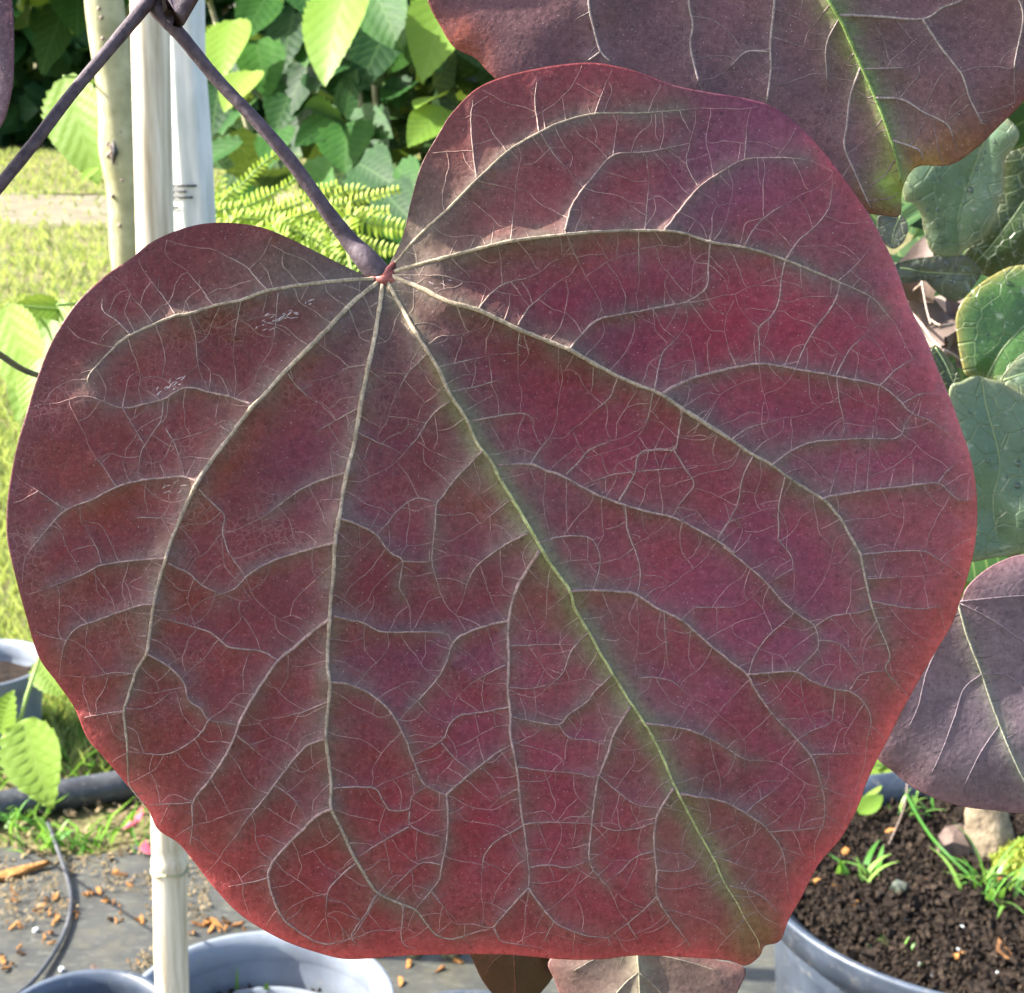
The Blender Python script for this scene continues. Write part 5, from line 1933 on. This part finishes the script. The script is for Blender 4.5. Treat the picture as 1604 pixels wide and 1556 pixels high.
def round_leaf(outline, center, depth, tilt, mat, label, midrib, drops=(), na=160, nr=26, curl=10, fold=0):
    xs = [p[0] for p in outline]; ys = [p[1] for p in outline]
    f2 = Field(min(xs) - 30, min(ys) - 30, max(xs) + 30, max(ys) + 30, 4.0)
    ol = crom(outline, 8, True)
    de = f2.dist([np.concatenate([ol, ol[:1]])], 120)
    dm = f2.dist([crom(np.array(midrib, float), 8)], 90)
    cx, cy = center; k = depth / F; sd = (cx * .13) % 7

    def df(x, y):
        x = np.asarray(x, float); y = np.asarray(y, float)
        h = -curl * np.exp(-f2.sample(de, x, y) / 25) - (8 + fold) * np.exp(-f2.sample(dm, x, y) / 30) + 14 * (vnoise(x / 90, y / 90, sd) - .5)
        return depth + (tilt[0] * (x - cx) + tilt[1] * (y - cy)) * k - h * k
    pts, fc, fr_, _ = polar_blade(outline, center, na, nr)
    x, y = pts[:, 0], pts[:, 1]
    o = add('leaf', at(x, y, df(x, y)), fc, M[mat], rs, True, at(midrib[0][0], midrib[0][1], float(df(*midrib[0]))))
    o['label'] = label
    set_uv(o.data, pts / 100.0)
    set_attr(o.data, 'pig', np.clip(.8 * np.exp(-f2.sample(de, x, y) / 7), 0, 1))
    solid(o, .0003)
    mb = MB(); q = crom(np.array(midrib, float), 6)
    mb.tube(at(q[:, 0], q[:, 1], df(q[:, 0], q[:, 1])), np.linspace(1.6, .5, len(q)) * k, 6, flat=.5)
    mb.build('midrib', M['rib'], o)
    for (dx_, dy_, r_) in drops:
        c = at(dx_, dy_, float(df(dx_, dy_)))
        mb = MB(); b0 = 0
        R_ = r_ * k * random.uniform(.40, .70)
        rings = [(.92, -.12), (1.0, .08), (.86, .30), (.55, .45), (.2, .52)]
        for rr, hh in rings:
            for m_ in range(12):
                a = 2 * math.pi * m_ / 12
                mb.v.append(c + RT * math.cos(a) * rr * R_ + UP * math.sin(a) * rr * R_ * random.uniform(.97, 1.03) - FW * hh * R_)
        for i in range(len(rings) - 1):
            for m_ in range(12):
                m2 = (m_ + 1) % 12
                mb.f.append((i * 12 + m_, i * 12 + m2, (i + 1) * 12 + m2, (i + 1) * 12 + m_))
        mb.f.append(tuple((len(rings) - 1) * 12 + m_ for m_ in range(12))); mb.f.append(tuple(reversed(range(12))))
        mb.build('water_drop', M['drop'], o)
    return o


def Z(reg, *p):
    ox, oy, s_ = {'a': (1350, 150, 5.764), 'b': (1350, 400, 5.559), 'c': (1350, 640, 4.862)}[reg]
    return [(ox + x / s_, oy + y / s_) for x, y in p]


dz = lambda reg, lst: [(*Z(reg, (x, y))[0], r_) for x, y, r_ in lst]
round_leaf(Z('a', (365, 800), (420, 640), (620, 500), (900, 300), (1150, 180), (1300, 200), (1400, 290), (1420, 380), (1350, 500), (1290, 600), (1280, 850), (1240, 960), (1200, 1130), (1080, 1300), (940, 1390), (880, 1440), (740, 1455),
           (620, 1400), (560, 1220), (540, 1100), (480, 980), (390, 950)), Z('a', (880, 850))[0], .40, (-.1, .25), 'round_a', 'grey green wet leaf under the tip of the dark purple leaf',
           Z('a', (1180, 220), (1000, 700), (880, 1050), (860, 1420)), dz('a', [(985, 855, 7), (1040, 660, 6), (1090, 570, 5), (885, 790, 4.5), (710, 740, 5), (640, 735, 4), (435, 815, 4), (640, 935, 4.5), (680, 1030, 4), (590, 1030, 5), (680, 1160, 4.5), (935, 955, 3.5), (880, 1165, 3), (520, 930, 4), (1200, 420, 5), (1110, 510, 4), (700, 1270, 4), (800, 1280, 3), (1030, 1260, 3), (580, 1270, 4)]), fold=8)
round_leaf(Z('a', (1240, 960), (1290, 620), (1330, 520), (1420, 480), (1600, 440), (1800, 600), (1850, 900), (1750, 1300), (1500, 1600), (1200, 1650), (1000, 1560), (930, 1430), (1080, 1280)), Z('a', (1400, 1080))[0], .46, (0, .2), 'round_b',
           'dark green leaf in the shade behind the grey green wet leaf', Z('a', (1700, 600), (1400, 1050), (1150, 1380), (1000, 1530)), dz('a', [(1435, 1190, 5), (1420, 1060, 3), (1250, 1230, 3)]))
round_leaf(Z('a', (150, 1090), (210, 1080), (290, 1095), (360, 1080), (410, 1150), (415, 1230), (370, 1330), (290, 1380), (210, 1340), (150, 1250), (140, 1170)), Z('a', (280, 1230))[0], .37, (0, .1), 'round_d',
           'tiny pale grey leaf under the tip of the dark purple leaf', Z('a', (350, 1085), (290, 1220), (270, 1350)), dz('a', [(330, 1310, 4), (380, 1200, 4), (300, 1105, 4), (250, 1345, 4)]), 60, 12, 4)
round_leaf(Z('b', (280, 90), (330, 60), (460, 30), (620, 10), (800, 0), (900, 0), (990, 70), (1040, 160), (980, 260), (900, 360), (840, 400), (740, 380), (640, 310), (560, 230), (480, 200), (400, 240), (340, 220)), Z('b', (720, 180))[0], .42, (.1, .2), 'round_d',
           'dull grey leaf dotted with water drops above the dead twigs', Z('b', (330, 110), (600, 150), (1000, 170)), dz('b', [(660, 130, 4), (800, 100, 6), (740, 70, 6), (925, 120, 5), (890, 190, 5), (790, 225, 6), (655, 245, 5), (490, 130, 6), (820, 130, 4)]))
round_leaf(Z('b', (820, 560), (860, 430), (930, 340), (1030, 250), (1150, 170), (1300, 100), (1500, 90), (1750, 180), (1850, 450), (1780, 800), (1560, 1050), (1300, 1150), (1100, 1110), (920, 1050), (870, 930), (840, 760)), Z('b', (1250, 600))[0], .38, (.1, -.1), 'round_c',
           'fresh green round leaf with a yellowish rim', Z('b', (1080, 1080), (1220, 830), (1400, 630), (1650, 400)), dz('b', [(1000, 830, 5), (1100, 695, 3.5), (1280, 250, 7), (1375, 430, 4), (970, 740, 3), (1060, 1030, 4)]))
round_leaf(Z('b', (1210, 1090), (1300, 960), (1412, 850), (1600, 760), (1800, 900), (1800, 1150), (1600, 1260), (1412, 1220), (1300, 1160)), Z('b', (1500, 1020))[0], .365, (0, 0), 'round_a', 'small olive leaf overlapping the yellow rimmed green leaf', Z('b', (1230, 1090), (1450, 1020), (1700, 960)))
round_leaf(Z('b', (765, 1180), (870, 1100), (990, 1050), (1100, 1075), (1200, 1100), (1320, 1170), (1450, 1230)) + Z('c', (1500, 60), (1620, 400), (1560, 800), (1400, 1020), (1200, 1110), (1000, 1140), (840, 1170), (760, 1150), (700, 950), (690, 600), (690, 300)), Z('c', (1080, 480))[0], .345, (.12, .1), 'round_a',
           'large pale green round leaf with wet holes beside the burgundy leaf edge', Z('b', (1050, 1075), (1080, 1300)) + Z('c', (1050, 400), (1000, 700), (1030, 1000)), dz('c', [(965, 400, 6), (985, 445, 5), (1100, 520, 6), (1190, 420, 8), (1185, 590, 7), (1010, 670, 4), (1000, 740, 3.5), (820, 30, 5), (1220, 170, 5), (1000, 880, 4), (1060, 1090, 4)]))
round_leaf(Z('b', (600, 850), (640, 780), (720, 850), (800, 960), (860, 1090), (800, 1150), (740, 1140), (660, 1000)), Z('b', (730, 1000))[0], .36, (0, 0), 'round_b', 'narrow dark olive leaf squeezed behind the burgundy leaf edge', Z('b', (640, 800), (730, 950), (800, 1120)), (), 60, 12, 4)
# shaded leaves deeper in the shrub
PRR = leaf_proto('round_shrub_leaf', M['shrub_shade'], L=.05, W=.046, n=8, teeth=.0, corr=0, seed=31)
for _ in range(90):
    p = at(random.uniform(1360, 1900), random.uniform(120, 960), random.uniform(.5, .8))
    inst('leaf', PRR, p, frame(rng.normal(size=3) + (0, 0, -.5), rng.normal(size=3) * .5 + (0, -.6, .6)), random.uniform(.7, 1.2), rs)
for k in range(4):
    a = np.array((rsb[0] + .16 + random.uniform(-.02, .1), rsb[1] + .05, 0)); b = at(1560 + 90 * k, 200 + 60 * k, .56)
    q = crom(np.array([a, (a + b) / 2 + (.02, .02, 0), b]), .03)
    mb = MB(); mb.tube(q, np.linspace(.005, .0015, len(q)), 7); mb.build('stem', M['twig'], rs)
# dead twigs and shrivelled leaves in the gap
for pl, r_ in ((Z('b', (430, 500), (520, 600), (620, 740), (700, 820)), 2.6), (Z('b', (700, 820), (800, 870), (900, 950)), 2.2), (Z('b', (700, 820), (780, 960), (850, 1090)), 2.0), (Z('b', (520, 220), (560, 450), (600, 600)), 1.6), (Z('b', (560, 740), (640, 800), (720, 830)), 2.4),
               (Z('b', (410, 400), (450, 310), (520, 250)), 2.0), (Z('b', (600, 560), (680, 610), (800, 600)), 2.0)):
    q2 = crom(np.array(pl), 6); q = at(q2[:, 0], q2[:, 1], .43 + .02 * np.sin(q2[:, 0] * .05))
    mb = MB(); mb.tube(q, r_ * .43 / F, 6); mb.build('dead_twig', M['twig'], rs)
PRD = leaf_proto('dead_leaf', M['dead'], L=.016, W=.012, n=8, teeth=.12, fold=.3, cup=.5, seed=33)
for (x, y, s_) in ((640, 680, 1.0), (740, 640, 1.2), (700, 480, 1.2), (620, 420, .9), (560, 620, .9), (800, 820, 1.1), (840, 960, .9), (480, 420, 1.1), (760, 520, 1.1), (590, 520, .9)):
    zx, zy = Z('b', (x, y))[0]
    inst('dead_leaf', PRD, at(zx, zy, random.uniform(.44, .48)), frame(rng.normal(size=3), rng.normal(size=3) * .5 + (0, -.8, .3)), s_ * random.uniform(.9, 1.3), rs)

# ---- pale toothed leaf and stem at the lower left
ws = at_z(-90, 1240, 0)
wl = empty('weed_shoot', (ws.x, ws.y, 0)); tag(wl, 'pale green toothed leaf with a brown tip above the black pipe', 'weed')
dW = 1.5
q = crom(np.array([at(62, 1030, dW + .02), at(42, 1090, dW), at(26, 1140, dW), at(-8, 1168, dW), (ws.x, ws.y, 0)]), .02)
mb = MB(); mb.tube(q, np.linspace(.0018, .0026, len(q)), 7); mb.build('stem', M['limegr'], wl)
PRW = leaf_proto('weed_leaf', M['lime'], L=.064, W=.047, n=18, teeth=.06, corr=.25, cup=.05, seed=41)
for a, b, d_ in (((34, 1128), (80, 1268), dW - .01), ((0, 1150), (20, 1082), dW + .01), ((60, 1034), (96, 1092), dW + .03)):
    A = np.array(V(a[0], a[1], d_)); B = np.array(V(b[0], b[1], d_ - .012))
    inst('leaf', PRW, A, frame(B - A, (-.3, -.8, .5)), np.linalg.norm(B - A) / .064, wl)
# seedling leaves
for a, b in (((1378, 1200), (1372, 1225)), ((1362, 1235), (1385, 1212)), ((1350, 1262), (1370, 1240)), ((1345, 1290), (1375, 1275)), ((1352, 1216), (1380, 1196))):
    A = np.array(soil_pt(a[0], a[1], .012)); B = np.array(soil_pt(b[0], b[1], .02))
    inst('leaf', PROTL, A, frame(B - A, (0, -.4, .9)), np.linalg.norm(B - A) / .1 * 1.2, sd_)
# small rosette weeds on the fabric edge
for px, py, lab in ((78, 1330, 'small bright green weed rosette at the fabric edge by the drip tube'), (142, 1322, 'tiny round-leaved seedling in the leaf litter'), (20, 1290, 'grassy weed clump growing against the black pipe')):
    b = at_z(px, py, .01)
    tuft(0, 0, 14 if px != 142 else 5, .02, .065 if px != 142 else .03, lab, M['tuft'], .009 if px != 20 else .005, cat='weed', name='weed_rosette', base=Vector((b.x, b.y, .012)), spread=.01)
